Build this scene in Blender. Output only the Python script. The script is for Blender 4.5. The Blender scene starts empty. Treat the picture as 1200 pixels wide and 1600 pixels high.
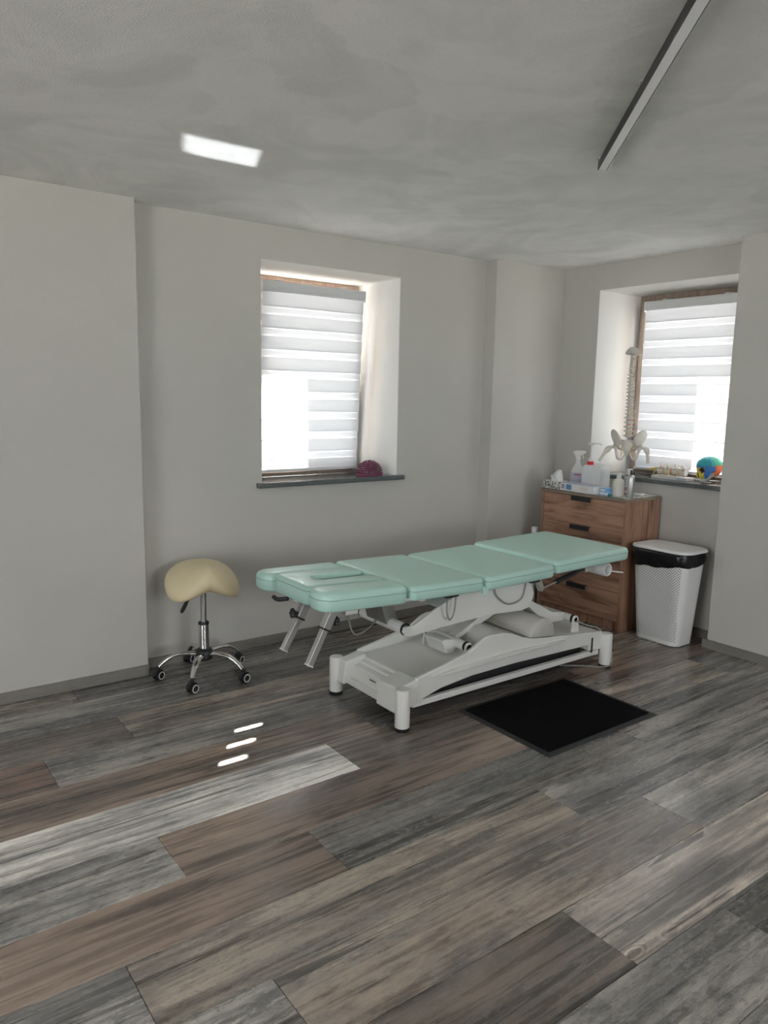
import bpy, bmesh, math, random
from mathutils import Vector, Matrix, Euler
random.seed(7)
SC = bpy.context.scene
COL = SC.collection
PI = math.pi

# ------------------------------------------------------------------ camera
F_PX, ROLL, PITCH, YAW = 1176.8, -0.018683, 0.153324, 0.638368
cam_d = bpy.data.cameras.new('camera')
cam = bpy.data.objects.new('camera', cam_d)
COL.objects.link(cam)
cam_d.sensor_fit = 'VERTICAL'
cam_d.sensor_height = 36.0
cam_d.lens = 36.0 * F_PX / 1600.0
cam_d.clip_start = 0.02
_fw = Vector((math.sin(YAW) * math.cos(PITCH), math.cos(YAW) * math.cos(PITCH), -math.sin(PITCH)))
_rt = Vector((math.cos(YAW), -math.sin(YAW), 0))
_dn = _fw.cross(_rt)
_r2 = math.cos(ROLL) * _rt + math.sin(ROLL) * _dn
_d2 = -math.sin(ROLL) * _rt + math.cos(ROLL) * _dn
_m = Matrix((_r2, -_d2, -_fw)).transposed().to_4x4()
_m.translation = Vector((0, 0, 1.5))
cam.matrix_world = _m
SC.camera = cam

# ------------------------------------------------------------------ world, sun, exposure
SC.view_settings.view_transform = 'Standard'
SC.view_settings.look = 'None'
SC.view_settings.gamma = 1.0
SC.view_settings.use_curve_mapping = False
SC.view_settings.exposure = 0.28
world = bpy.data.worlds.new('world')
SC.world = world
world.use_nodes = True
bg = world.node_tree.nodes['Background']
bg.inputs[0].default_value = (0.92, 0.955, 1.0, 1)
bg.inputs[1].default_value = 8.0

SUN_EL = math.radians(39.8)
SUN_H = Vector((-0.627, -0.779, 0))                   # horizontal travel direction of the sunlight
SUN_DIR = (SUN_H * math.cos(SUN_EL) + Vector((0, 0, -math.sin(SUN_EL)))).normalized()
sun_d = bpy.data.lights.new('sun', 'SUN')
sun_d.energy = 110.0
sun_d.angle = math.radians(0.55)
sun_d.color = (1.0, 0.965, 0.92)
sun = bpy.data.objects.new('sun', sun_d)
COL.objects.link(sun)
sun.location = (6, 7, 6)
sun.rotation_euler = SUN_DIR.to_track_quat('-Z', 'Y').to_euler()

# added lamp standing in for sun bounced off the far sill, nearly parallel
glint_d = bpy.data.lights.new('added_glint_lamp', 'AREA')
glint_d.shape = 'RECTANGLE'
glint_d.energy = 0.15
glint_d.color = (0.95, 0.98, 1.0)
glint_d.spread = math.radians(1.6)
glint = bpy.data.objects.new('added_glint_lamp', glint_d)
COL.objects.link(glint)
_b = Vector((SUN_DIR.x, SUN_DIR.y, -SUN_DIR.z))
_c = Vector((1.330, 2.898, 2.43)) - _b * ((2.43 - 1.42) / _b.z)
_e1, _e2 = Vector((0.305, -0.010, 0)), Vector((0.127, 0.157, 0))
_e1 = _e1 - _b * _e1.dot(_b)
_e2 = _e2 - _b * _e2.dot(_b)
_x = _e1.normalized()
_y = (-_b).cross(_x)
glint_d.size = _e1.length
glint_d.size_y = abs(_e2.dot(_y)) * 1.3
_g = Matrix((_x, _y, -_b)).transposed().to_4x4()
_g.translation = _c
glint.matrix_world = _g

SC.cycles.use_denoising = True
SC.cycles.max_bounces = 12
SC.cycles.diffuse_bounces = 6
SC.cycles.transparent_max_bounces = 12
SC.cycles.sample_clamp_indirect = 6.0
SC.cycles.caustics_reflective = False
SC.cycles.caustics_refractive = False


# ------------------------------------------------------------------ material helpers
MATS = {}


def new_mat(name):
    m = bpy.data.materials.new(name)
    m.use_nodes = True
    nt = m.node_tree
    return m, nt, nt.nodes['Principled BSDF'], nt.nodes['Material Output']


def P(name, col, rough=0.5, metal=0.0, bump=0.0, bscale=80.0, var=0.0, vscale=6.0, coat=0.0, trans=0.0, spec=0.5, stretch=None, ior=None):
    m, nt, b, out = new_mat(name)
    N, L = nt.nodes, nt.links
    b.inputs['Base Color'].default_value = (*col, 1)
    b.inputs['Roughness'].default_value = rough
    b.inputs['Metallic'].default_value = metal
    b.inputs['Coat Weight'].default_value = coat
    b.inputs['Transmission Weight'].default_value = trans
    b.inputs['Specular IOR Level'].default_value = spec
    if ior:
        b.inputs['IOR'].default_value = ior
    tc = N.new('ShaderNodeTexCoord')
    src = tc.outputs['Object']
    if stretch:
        mp = N.new('ShaderNodeMapping')
        mp.inputs['Scale'].default_value = stretch
        L.new(src, mp.inputs[0])
        src = mp.outputs[0]
    if var > 0:
        n = N.new('ShaderNodeTexNoise')
        n.inputs['Scale'].default_value = vscale
        n.inputs['Detail'].default_value = 5
        L.new(src, n.inputs['Vector'])
        r = N.new('ShaderNodeMapRange')
        r.inputs[1].default_value, r.inputs[2].default_value = 0.3, 0.7
        r.inputs[3].default_value, r.inputs[4].default_value = 1 - var, 1 + var
        L.new(n.outputs[0], r.inputs[0])
        mx = N.new('ShaderNodeMix')
        mx.data_type = 'RGBA'
        mx.blend_type = 'MULTIPLY'
        mx.inputs[0].default_value = 1
        mx.inputs[6].default_value = (*col, 1)
        L.new(r.outputs[0], mx.inputs[7])
        L.new(mx.outputs[2], b.inputs['Base Color'])
    if bump > 0:
        n = N.new('ShaderNodeTexNoise')
        n.inputs['Scale'].default_value = bscale
        n.inputs['Detail'].default_value = 6
        L.new(src, n.inputs['Vector'])
        bp = N.new('ShaderNodeBump')
        bp.inputs['Strength'].default_value = bump
        bp.inputs['Distance'].default_value = 0.004
        L.new(n.outputs[0], bp.inputs['Height'])
        L.new(bp.outputs[0], b.inputs['Normal'])
    MATS[name] = m
    return m


def mat_plaster(name, col, swirl):
    m, nt, b, out = new_mat(name)
    N, L = nt.nodes, nt.links
    b.inputs['Roughness'].default_value = 0.9
    b.inputs['Specular IOR Level'].default_value = 0.2
    tc = N.new('ShaderNodeTexCoord')
    n1 = N.new('ShaderNodeTexNoise')
    n1.inputs['Scale'].default_value = 1.6 if swirl else 1.1
    n1.inputs['Detail'].default_value = 7
    n1.inputs['Distortion'].default_value = 2.2 if swirl else 0.6
    L.new(tc.outputs['Object'], n1.inputs['Vector'])
    r = N.new('ShaderNodeMapRange')
    r.inputs[1].default_value, r.inputs[2].default_value = 0.3, 0.7
    k = 0.075 if swirl else 0.03
    r.inputs[3].default_value, r.inputs[4].default_value = 1 - k, 1 + k
    tone = n1.outputs[0]
    if swirl:
        # overlapping trowel strokes: warped cells, each with its own tone
        wv = N.new('ShaderNodeTexNoise')
        wv.inputs['Scale'].default_value = 2.4
        wv.inputs['Detail'].default_value = 3
        L.new(tc.outputs['Object'], wv.inputs['Vector'])
        ws = N.new('ShaderNodeVectorMath')
        ws.operation = 'MULTIPLY_ADD'
        ws.inputs[1].default_value = (0.55, 0.55, 0)
        L.new(wv.outputs['Color'], ws.inputs[0])
        L.new(tc.outputs['Object'], ws.inputs[2])
        vo = N.new('ShaderNodeTexVoronoi')
        vo.feature = 'SMOOTH_F1'
        vo.inputs['Scale'].default_value = 2.6
        vo.inputs['Smoothness'].default_value = 0.12
        L.new(ws.outputs[0], vo.inputs['Vector'])
        sx = N.new('ShaderNodeSeparateColor')
        L.new(vo.outputs['Color'], sx.inputs[0])
        am = N.new('ShaderNodeMath')
        am.operation = 'MULTIPLY_ADD'
        am.inputs[1].default_value = 0.22
        am.inputs[2].default_value = -0.11
        L.new(sx.outputs[0], am.inputs[0])
        ad2 = N.new('ShaderNodeMath')
        ad2.operation = 'ADD'
        L.new(am.outputs[0], ad2.inputs[0])
        L.new(n1.outputs[0], ad2.inputs[1])
        tone = ad2.outputs[0]
    L.new(tone, r.inputs[0])
    mx = N.new('ShaderNodeMix')
    mx.data_type = 'RGBA'
    mx.blend_type = 'MULTIPLY'
    mx.inputs[0].default_value = 1
    mx.inputs[6].default_value = (*col, 1)
    L.new(r.outputs[0], mx.inputs[7])
    L.new(mx.outputs[2], b.inputs['Base Color'])
    fine = N.new('ShaderNodeTexNoise')
    fine.inputs['Scale'].default_value = 170
    fine.inputs['Detail'].default_value = 4
    L.new(tc.outputs['Object'], fine.inputs['Vector'])
    add = N.new('ShaderNodeMath')
    add.operation = 'MULTIPLY_ADD'
    L.new(n1.outputs[0], add.inputs[0])
    add.inputs[1].default_value = 3.5 if swirl else 1.2
    L.new(fine.outputs[0], add.inputs[2])
    bp = N.new('ShaderNodeBump')
    bp.inputs['Strength'].default_value = 0.8 if swirl else 0.35
    bp.inputs['Distance'].default_value = 0.004
    L.new(add.outputs[0], bp.inputs['Height'])
    L.new(bp.outputs[0], b.inputs['Normal'])
    MATS[name] = m


def mat_plank():
    """weathered wood print: long streaks, blotches, knots; tone from the object colour, offset from its random number"""
    m, nt, b, out = new_mat('plank_wood')
    N, L = nt.nodes, nt.links

    def math_(op, a, c=None, d=None):
        n = N.new('ShaderNodeMath')
        n.operation = op
        for i, v in enumerate((a, c, d)):
            if v is None:
                continue
            if isinstance(v, (int, float)):
                n.inputs[i].default_value = v
            else:
                L.new(v, n.inputs[i])
        return n.outputs[0]

    def rng(v, a, c, lo=0.0, hi=1.0):
        n = N.new('ShaderNodeMapRange')
        n.interpolation_type = 'SMOOTHSTEP'
        for i, x in enumerate((a, c, lo, hi)):
            n.inputs[i + 1].default_value = x
        L.new(v, n.inputs[0])
        return n.outputs[0]

    def mixc(f, a, c, mode='MIX'):
        n = N.new('ShaderNodeMix')
        n.data_type = 'RGBA'
        n.blend_type = mode
        for i, v in ((0, f), (6, a), (7, c)):
            if isinstance(v, (int, float)):
                n.inputs[i].default_value = v
            elif isinstance(v, tuple):
                n.inputs[i].default_value = (*v, 1)
            else:
                L.new(v, n.inputs[i])
        return n.outputs[2]

    tc = N.new('ShaderNodeTexCoord')
    oi = N.new('ShaderNodeObjectInfo')
    off = N.new('ShaderNodeCombineXYZ')
    rnd = math_('MULTIPLY', oi.outputs['Random'], 37.0)
    L.new(rnd, off.inputs[0])
    L.new(math_('MULTIPLY', oi.outputs['Random'], 91.0), off.inputs[1])
    vec = N.new('ShaderNodeVectorMath')
    vec.operation = 'ADD'
    L.new(tc.outputs['Object'], vec.inputs[0])
    L.new(off.outputs[0], vec.inputs[1])

    def noise(sx, sy, det, dist=0.0, rough=0.6):
        mp = N.new('ShaderNodeMapping')
        mp.inputs['Scale'].default_value = (sx, sy, 1)
        L.new(vec.outputs[0], mp.inputs[0])
        n = N.new('ShaderNodeTexNoise')
        n.inputs['Scale'].default_value = 1
        n.inputs['Detail'].default_value = det
        n.inputs['Distortion'].default_value = dist
        n.inputs['Roughness'].default_value = rough
        L.new(mp.outputs[0], n.inputs['Vector'])
        return n.outputs[0]

    broad = noise(1.1, 6.0, 4, 0.5, 0.55)
    streak = noise(1.5, 30, 7, 0.7, 0.62)
    fine = noise(9, 210, 4, 0.3, 0.7)
    band = noise(0.6, 5.2, 4, 0.6, 0.55)
    blotch = noise(3.2, 8.0, 7, 1.0, 0.66)
    mott = noise(14, 42, 8, 0.7, 0.78)
    speck = noise(34, 66, 5, 0.6, 0.75)
    # knots
    mp = N.new('ShaderNodeMapping')
    mp.inputs['Scale'].default_value = (2.1, 5.4, 1)
    L.new(vec.outputs[0], mp.inputs[0])
    vo = N.new('ShaderNodeTexVoronoi')
    vo.inputs['Scale'].default_value = 1.0
    vo.inputs['Randomness'].default_value = 1.0
    L.new(mp.outputs[0], vo.inputs['Vector'])
    d = math_('ADD', vo.outputs['Distance'], math_('MULTIPLY', math_('SUBTRACT', blotch, 0.5), 0.14))
    ring = math_('SINE', math_('MULTIPLY', d, 110.0))
    near = rng(d, 0.06, 0.20, 1.0, 0.0)
    core = rng(d, 0.02, 0.055, 1.0, 0.0)
    knot = math_('MULTIPLY', ring, near)

    col = oi.outputs['Color']
    wt = oi.outputs['Alpha']                               # how weathered the board is
    dark = mixc(1.0, col, (0.42, 0.42, 0.425), 'MULTIPLY')
    lite = mixc(1.0, col, (1.95, 1.90, 1.82), 'MULTIPLY')
    s = math_('ADD', math_('MULTIPLY', broad, 0.55), math_('MULTIPLY', streak, 0.45))
    s = math_('ADD', s, math_('MULTIPLY', knot, 0.06))
    s = math_('ADD', s, math_('MULTIPLY', math_('MULTIPLY', math_('SUBTRACT', mott, 0.5), wt), 0.75))
    c = mixc(rng(s, 0.36, 0.64), dark, lite)
    # warm brown and cool grey drifts along the board
    warm = math_('MULTIPLY', rng(band, 0.34, 0.5, 1.0, 0.0), 0.30)
    c = mixc(warm, c, (0.20, 0.135, 0.10))
    wth = math_('MULTIPLY', math_('MULTIPLY', rng(blotch, 0.48, 0.60), wt), 0.42)
    c = mixc(wth, c, (0.105, 0.106, 0.108))
    # dark mottled bands with ragged edges
    bandm = math_('MULTIPLY', rng(math_('ADD', band, math_('MULTIPLY', math_('SUBTRACT', mott, 0.5), 1.1)), 0.53, 0.60), wt)
    c = mixc(math_('MULTIPLY', bandm, 0.68), c, (0.055, 0.055, 0.056))
    # pale scuffed flecks
    fl = math_('MULTIPLY', math_('MULTIPLY', rng(speck, 0.50, 0.60), rng(blotch, 0.44, 0.54)), wt)
    c = mixc(math_('MULTIPLY', fl, 0.5), c, (0.44, 0.42, 0.395))
    # grain and a few long cracks
    gl = math_('MULTIPLY', rng(fine, 0.50, 0.68), 0.30)
    c = mixc(gl, c, dark)
    crack = rng(noise(0.45, 17, 4, 1.1), 0.60, 0.612)
    c = mixc(math_('MULTIPLY', crack, 0.7), c, (0.03, 0.027, 0.024))
    c = mixc(math_('MULTIPLY', core, 0.55), c, (0.07, 0.058, 0.05))
    L.new(c, b.inputs['Base Color'])
    L.new(rng(streak, 0.3, 0.7, 0.22, 0.34), b.inputs['Roughness'])
    b.inputs['Specular IOR Level'].default_value = 0.8
    h = math_('ADD', math_('MULTIPLY', fine, 0.5), math_('MULTIPLY', streak, 0.6))
    bp = N.new('ShaderNodeBump')
    bp.inputs['Strength'].default_value = 0.14
    bp.inputs['Distance'].default_value = 0.002
    L.new(h, bp.inputs['Height'])
    L.new(bp.outputs[0], b.inputs['Normal'])
    MATS['plank_wood'] = m


def mat_wood(name, c_dark, c_mid, c_light, stretch, rough=0.5):
    m, nt, b, out = new_mat(name)
    N, L = nt.nodes, nt.links
    tc = N.new('ShaderNodeTexCoord')
    oi = N.new('ShaderNodeObjectInfo')
    mul = N.new('ShaderNodeVectorMath')
    mul.operation = 'SCALE'
    mul.inputs[0].default_value = (17, 23, 31)
    L.new(oi.outputs['Random'], mul.inputs['Scale'])
    ad = N.new('ShaderNodeVectorMath')
    ad.operation = 'ADD'
    L.new(tc.outputs['Object'], ad.inputs[0])
    L.new(mul.outputs[0], ad.inputs[1])
    mp = N.new('ShaderNodeMapping')
    mp.inputs['Scale'].default_value = stretch
    L.new(ad.outputs[0], mp.inputs[0])
    n = N.new('ShaderNodeTexNoise')
    n.inputs['Scale'].default_value = 1
    n.inputs['Detail'].default_value = 7
    n.inputs['Distortion'].default_value = 1.2
    n.inputs['Roughness'].default_value = 0.62
    L.new(mp.outputs[0], n.inputs['Vector'])
    cr = N.new('ShaderNodeValToRGB')
    e = cr.color_ramp.elements
    e[0].position, e[0].color = 0.30, (*c_dark, 1)
    e[1].position, e[1].color = 0.72, (*c_light, 1)
    x = e.new(0.5)
    x.color = (*c_mid, 1)
    L.new(n.outputs[0], cr.inputs[0])
    L.new(cr.outputs[0], b.inputs['Base Color'])
    b.inputs['Roughness'].default_value = rough
    bp = N.new('ShaderNodeBump')
    bp.inputs['Strength'].default_value = 0.15
    bp.inputs['Distance'].default_value = 0.002
    L.new(n.outputs[0], bp.inputs['Height'])
    L.new(bp.outputs[0], b.inputs['Normal'])
    MATS[name] = m


def mat_fabric(name, col, translucent, transparent):
    m, nt, b, out = new_mat(name)
    N, L = nt.nodes, nt.links
    N.remove(b)
    df = N.new('ShaderNodeBsdfDiffuse')
    df.inputs[0].default_value = (*col, 1)
    tl = N.new('ShaderNodeBsdfTranslucent')
    tl.inputs[0].default_value = (*col, 1)
    mx = N.new('ShaderNodeMixShader')
    mx.inputs[0].default_value = translucent
    L.new(df.outputs[0], mx.inputs[1])
    L.new(tl.outputs[0], mx.inputs[2])
    last = mx.outputs[0]
    if transparent > 0:
        tp = N.new('ShaderNodeBsdfTransparent')
        m2 = N.new('ShaderNodeMixShader')
        m2.inputs[0].default_value = transparent
        L.new(last, m2.inputs[1])
        L.new(tp.outputs[0], m2.inputs[2])
        last = m2.outputs[0]
    L.new(last, out.inputs[0])
    MATS[name] = m


def mat_pane(name):
    m, nt, b, out = new_mat(name)
    N, L = nt.nodes, nt.links
    N.remove(b)
    tp = N.new('ShaderNodeBsdfTransparent')
    tp.inputs[0].default_value = (0.96, 0.965, 0.96, 1)
    gl = N.new('ShaderNodeBsdfGlossy')
    gl.inputs['Roughness'].default_value = 0.02
    fr = N.new('ShaderNodeFresnel')
    fr.inputs[0].default_value = 1.45
    mx = N.new('ShaderNodeMixShader')
    ge = N.new('ShaderNodeNewGeometry')
    fm = N.new('ShaderNodeMath')                       # the far face of the thin pane passes light straight on
    fm.operation = 'MULTIPLY'
    inv = N.new('ShaderNodeMath')
    inv.operation = 'SUBTRACT'
    inv.inputs[0].default_value = 1.0
    L.new(ge.outputs['Backfacing'], inv.inputs[1])
    L.new(fr.outputs[0], fm.inputs[0])
    L.new(inv.outputs[0], fm.inputs[1])
    L.new(fm.outputs[0], mx.inputs[0])
    L.new(tp.outputs[0], mx.inputs[1])
    L.new(gl.outputs[0], mx.inputs[2])
    L.new(mx.outputs[0], out.inputs[0])
    MATS[name] = m


def mat_pattern(name, ca, cb, scale, thr=0.5, kind='noise', rough=0.6):
    m, nt, b, out = new_mat(name)
    N, L = nt.nodes, nt.links
    tc = N.new('ShaderNodeTexCoord')
    if kind == 'noise':
        t = N.new('ShaderNodeTexNoise')
        t.inputs['Scale'].default_value = scale
        t.inputs['Detail'].default_value = 2
        t.inputs['Distortion'].default_value = 1.5
        o = t.outputs[0]
    else:
        t = N.new('ShaderNodeTexVoronoi')
        t.feature = 'DISTANCE_TO_EDGE'
        t.inputs['Scale'].default_value = scale
        o = t.outputs[0]
    L.new(tc.outputs['Object'], t.inputs['Vector'])
    cr = N.new('ShaderNodeValToRGB')
    cr.color_ramp.interpolation = 'LINEAR'
    e = cr.color_ramp.elements
    e[0].position, e[0].color = thr - 0.03, (*ca, 1)
    e[1].position, e[1].color = thr + 0.03, (*cb, 1)
    L.new(o, cr.inputs[0])
    L.new(cr.outputs[0], b.inputs['Base Color'])
    b.inputs['Roughness'].default_value = rough
    MATS[name] = m


mat_plaster('wall_plaster', (0.60, 0.585, 0.55), False)
mat_plaster('ceiling_plaster', (0.91, 0.91, 0.90), True)
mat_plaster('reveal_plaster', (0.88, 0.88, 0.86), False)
mat_plank()
P('subfloor', (0.03, 0.028, 0.026), 0.8)
P('baseboard_tile', (0.24, 0.225, 0.20), 0.5, var=0.12, vscale=20, stretch=(1, 1, 6))
P('concrete_ground', (0.55, 0.53, 0.50), 0.9, var=0.1, vscale=1.0)
P('outer_render', (0.6, 0.58, 0.54), 0.9)
mat_wood('window_wood', (0.25, 0.185, 0.145), (0.34, 0.26, 0.21), (0.42, 0.33, 0.275), (40, 40, 3), 0.5)
P('granite', (0.115, 0.135, 0.135), 0.16, var=0.35, vscale=160)
mat_pane('pane_glass')
mat_fabric('blind_dense', (0.80, 0.82, 0.86), 0.085, 0.0)
mat_fabric('blind_sheer', (0.90, 0.92, 0.96), 0.080, 0.0)
P('blind_grey', (0.74, 0.75, 0.77), 0.5)
P('clear_plastic', (0.75, 0.76, 0.77), 0.25)
P('mint_vinyl', (0.51, 0.76, 0.69), 0.30, bump=0.06, bscale=500, var=0.02, vscale=3)
P('mint_seam', (0.27, 0.44, 0.39), 0.5)
P('white_paint', (0.80, 0.795, 0.77), 0.38, var=0.02)
P('cover_plastic', (0.77, 0.765, 0.735), 0.42, bump=0.03, bscale=400)
P('steel', (0.42, 0.42, 0.41), 0.34, metal=0.9)
P('alu', (0.60, 0.60, 0.59), 0.35, metal=0.85)
P('chrome', (0.80, 0.80, 0.80), 0.10, metal=1.0)
P('black_rubber', (0.012, 0.012, 0.013), 0.55)
P('black_plastic', (0.02, 0.02, 0.022), 0.4)
P('grey_cable', (0.30, 0.30, 0.29), 0.5)
P('label_print', (0.07, 0.07, 0.08), 0.6)
P('label_white', (0.72, 0.71, 0.68), 0.5)
P('foam_grey', (0.60, 0.58, 0.545), 0.85, bump=0.5, bscale=260, var=0.05, vscale=120)
P('cream_vinyl', (0.78, 0.67, 0.44), 0.42, var=0.03, vscale=8)
P('wheel_ring', (0.72, 0.71, 0.69), 0.4)
P('mat_rubber', (0.022, 0.023, 0.025), 0.6)
P('mat_pile', (0.0035, 0.0035, 0.0045), 0.97, bump=0.8, bscale=700, spec=0.1)
mat_wood('chest_front_wood', (0.14, 0.066, 0.040), (0.35, 0.20, 0.130), (0.49, 0.30, 0.205), (3, 1.9, 21), 0.5)
mat_wood('chest_side_wood', (0.14, 0.066, 0.040), (0.32, 0.18, 0.115), (0.44, 0.265, 0.18), (20, 20, 2), 0.5)
P('chest_edge', (0.25, 0.20, 0.15), 0.5, var=0.1)
P('handle_black', (0.018, 0.018, 0.02), 0.45)
P('bin_white', (0.84, 0.84, 0.84), 0.42)
P('bin_bag', (0.006, 0.006, 0.008), 0.28, bump=0.6, bscale=28, spec=0.5)
P('lamp_black', (0.012, 0.013, 0.015), 0.4)
P('lamp_diffuser', (0.92, 0.93, 0.95), 0.3)
P('bone', (0.74, 0.70, 0.64), 0.5, var=0.05, vscale=30)
P('bone_shadow', (0.52, 0.42, 0.34), 0.55)
P('disc_orange', (0.72, 0.34, 0.22), 0.5)
P('disc_tan', (0.75, 0.55, 0.36), 0.5)
P('nerve_yellow', (0.72, 0.55, 0.16), 0.5)
P('skull_teal', (0.03, 0.34, 0.42), 0.38)
P('skull_green', (0.05, 0.52, 0.36), 0.38)
P('skull_orange', (0.80, 0.17, 0.04), 0.4)
P('skull_yellow', (0.70, 0.55, 0.07), 0.4)
P('skull_blue', (0.06, 0.22, 0.60), 0.4)
P('skull_white', (0.72, 0.71, 0.66), 0.45)
P('skull_dark', (0.03, 0.025, 0.02), 0.7)
P('ball_purple', (0.15, 0.040, 0.080), 0.35)
P('plastic_white', (0.78, 0.78, 0.77), 0.35)
P('plastic_milky', (0.72, 0.74, 0.74), 0.35)
P('plastic_red', (0.62, 0.015, 0.03), 0.4)
P('plastic_cream', (0.72, 0.70, 0.64), 0.4)
P('paper_white', (0.80, 0.80, 0.79), 0.8)
P('print_blue', (0.10, 0.26, 0.52), 0.5)
P('print_skyblue', (0.24, 0.48, 0.78), 0.5)
P('print_navy', (0.03, 0.05, 0.13), 0.5)
P('print_lilac', (0.52, 0.52, 0.66), 0.5)
P('print_red', (0.55, 0.10, 0.14), 0.5)
P('print_teal', (0.02, 0.16, 0.16), 0.5)
P('print_grey', (0.33, 0.34, 0.36), 0.5)
mat_pattern('box_pattern', (0.03, 0.03, 0.03), (0.74, 0.74, 0.72), 75, 0.5)
mat_pattern('towel_pattern', (0.30, 0.31, 0.30), (0.76, 0.76, 0.74), 40, 0.42)


# ------------------------------------------------------------------ mesh helpers
def obj(name, bm, mat, parent=None, smooth=False, bevel=0.0, bseg=2, loc=None, angle=35):
    bmesh.ops.remove_doubles(bm, verts=bm.verts, dist=1e-6)
    bmesh.ops.recalc_face_normals(bm, faces=bm.faces)
    me = bpy.data.meshes.new(name)
    bm.to_mesh(me)
    bm.free()
    me.materials.append(MATS[mat])
    if smooth:
        for p in me.polygons:
            p.use_smooth = True
        me.set_sharp_from_angle(angle=math.radians(angle))
    o = bpy.data.objects.new(name, me)
    COL.objects.link(o)
    if parent is not None:
        o.parent = parent
    if loc is not None:
        o.location = loc
    if bevel > 0:
        md = o.modifiers.new('bevel', 'BEVEL')
        md.width = bevel
        md.segments = bseg
        md.limit_method = 'ANGLE'
        md.angle_limit = math.radians(40)
        md.harden_normals = False
        for p in me.polygons:
            p.use_smooth = True
        me.set_sharp_from_angle(angle=math.radians(50))
    return o


def tag(o, label, cat, group=None):
    o['label'] = label
    o['category'] = cat
    if group:
        o['group'] = group
    return o


def thing(name, label, cat, loc=(0, 0, 0), rz=0.0, group=None):
    o = bpy.data.objects.new(name, None)
    o.empty_display_size = 0.1
    COL.objects.link(o)
    o.location = loc
    o.rotation_euler = (0, 0, rz)
    return tag(o, label, cat, group)


def structure(o, label=None):
    o['kind'] = 'structure'
    if label:
        o['label'] = label
    return o


def box(bm, a, b, M=None):
    vs = [bm.verts.new((x, y, z)) for x in (a[0], b[0]) for y in (a[1], b[1]) for z in (a[2], b[2])]
    for f in ((0, 1, 3, 2), (4, 6, 7, 5), (0, 4, 5, 1), (2, 3, 7, 6), (0, 2, 6, 4), (1, 5, 7, 3)):
        bm.faces.new([vs[i] for i in f])
    if M is not None:
        for v in vs:
            v.co = M @ v.co
    return vs


def B(a, b):
    bm = bmesh.new()
    box(bm, a, b)
    return bm


def frame_of(d):
    d = Vector(d).normalized()
    up = Vector((0, 0, 1)) if abs(d.z) < 0.95 else Vector((1, 0, 0))
    u = d.cross(up).normalized()
    return u, u.cross(d).normalized(), d


def loft(bm, rings, cap=True, closed=True):
    R = [[bm.verts.new(p) for p in r] for r in rings]
    n = len(R[0])
    for i in range(len(R) - 1):
        for j in range(n if closed else n - 1):
            k = (j + 1) % n
            bm.faces.new((R[i][j], R[i][k], R[i + 1][k], R[i + 1][j]))
    if cap:
        bm.faces.new(R[0][::-1])
        bm.faces.new(R[-1])
    return R


def tube(bm, pts, r, n=12, cap=True):
    """round tube along a polyline; r a number or one per point"""
    pts = [Vector(p) for p in pts]
    rr = r if isinstance(r, (list, tuple)) else [r] * len(pts)
    rings = []
    pu = None
    for i, p in enumerate(pts):
        d = (pts[min(i + 1, len(pts) - 1)] - pts[max(i - 1, 0)]).normalized()
        if pu is None:
            u, w, _ = frame_of(d)
        else:
            u = (pu - d * pu.dot(d)).normalized()
            w = d.cross(u)
        pu = u
        w = d.cross(u)
        rings.append([p + (u * math.cos(2 * PI * k / n) + w * math.sin(2 * PI * k / n)) * rr[i] for k in range(n)])
    loft(bm, rings, cap)


def T(pts, r, n=12):
    bm = bmesh.new()
    tube(bm, pts, r, n)
    return bm


def curve_pts(ctrl, n=24):
    """Catmull-Rom through control points"""
    c = [Vector(p) for p in ctrl]
    c = [c[0] * 2 - c[1]] + c + [c[-1] * 2 - c[-2]]
    out = []
    seg = len(c) - 3
    per = max(2, n // seg)
    for i in range(seg):
        a, b_, d, e = c[i:i + 4]
        for k in range(per):
            t = k / per
            out.append(0.5 * ((2 * b_) + (d - a) * t + (2 * a - 5 * b_ + 4 * d - e) * t * t + (3 * b_ - a - 3 * d + e) * t ** 3))
    out.append(c[-2])
    return out


def lathe(bm, prof, n=24, c=(0, 0, 0)):
    rings = [[Vector((c[0] + r * math.cos(2 * PI * k / n), c[1] + r * math.sin(2 * PI * k / n), c[2] + z)) for k in range(n)] for r, z in prof]
    loft(bm, rings)


def LA(prof, n=24, c=(0, 0, 0)):
    bm = bmesh.new()
    lathe(bm, prof, n, c)
    return bm


def prism(bm, poly, a, b, axis='y'):
    """polygon in the plane across axis, extruded a..b"""
    def pt(p, t):
        return {'y': (p[0], t, p[1]), 'x': (t, p[0], p[1]), 'z': (p[0], p[1], t)}[axis]
    v0 = [bm.verts.new(pt(p, a)) for p in poly]
    v1 = [bm.verts.new(pt(p, b)) for p in poly]
    n = len(poly)
    bm.faces.new(v0)
    bm.faces.new(v1[::-1])
    for i in range(n):
        j = (i + 1) % n
        bm.faces.new((v0[i], v0[j], v1[j], v1[i]))


def PR(poly, a, b, axis='y'):
    bm = bmesh.new()
    prism(bm, poly, a, b, axis)
    return bm


def rrect(x0, y0, x1, y1, r, seg=6):
    """rounded rectangle outline, counter-clockwise; r a number or four (x0y0, x1y0, x1y1, x0y1)"""
    rs = r if isinstance(r, (list, tuple)) else [r] * 4
    out = []
    for (cx, cy, a0), q in zip(((x0, y0, PI), (x1, y0, 1.5 * PI), (x1, y1, 0), (x0, y1, 0.5 * PI)), rs):
        sx = 1 if cx == x0 else -1
        sy = 1 if cy == y0 else -1
        for k in range(seg + 1):
            a = a0 + 0.5 * PI * k / seg
            out.append((cx + sx * q + q * math.cos(a), cy + sy * q + q * math.sin(a)))
    return out


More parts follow.
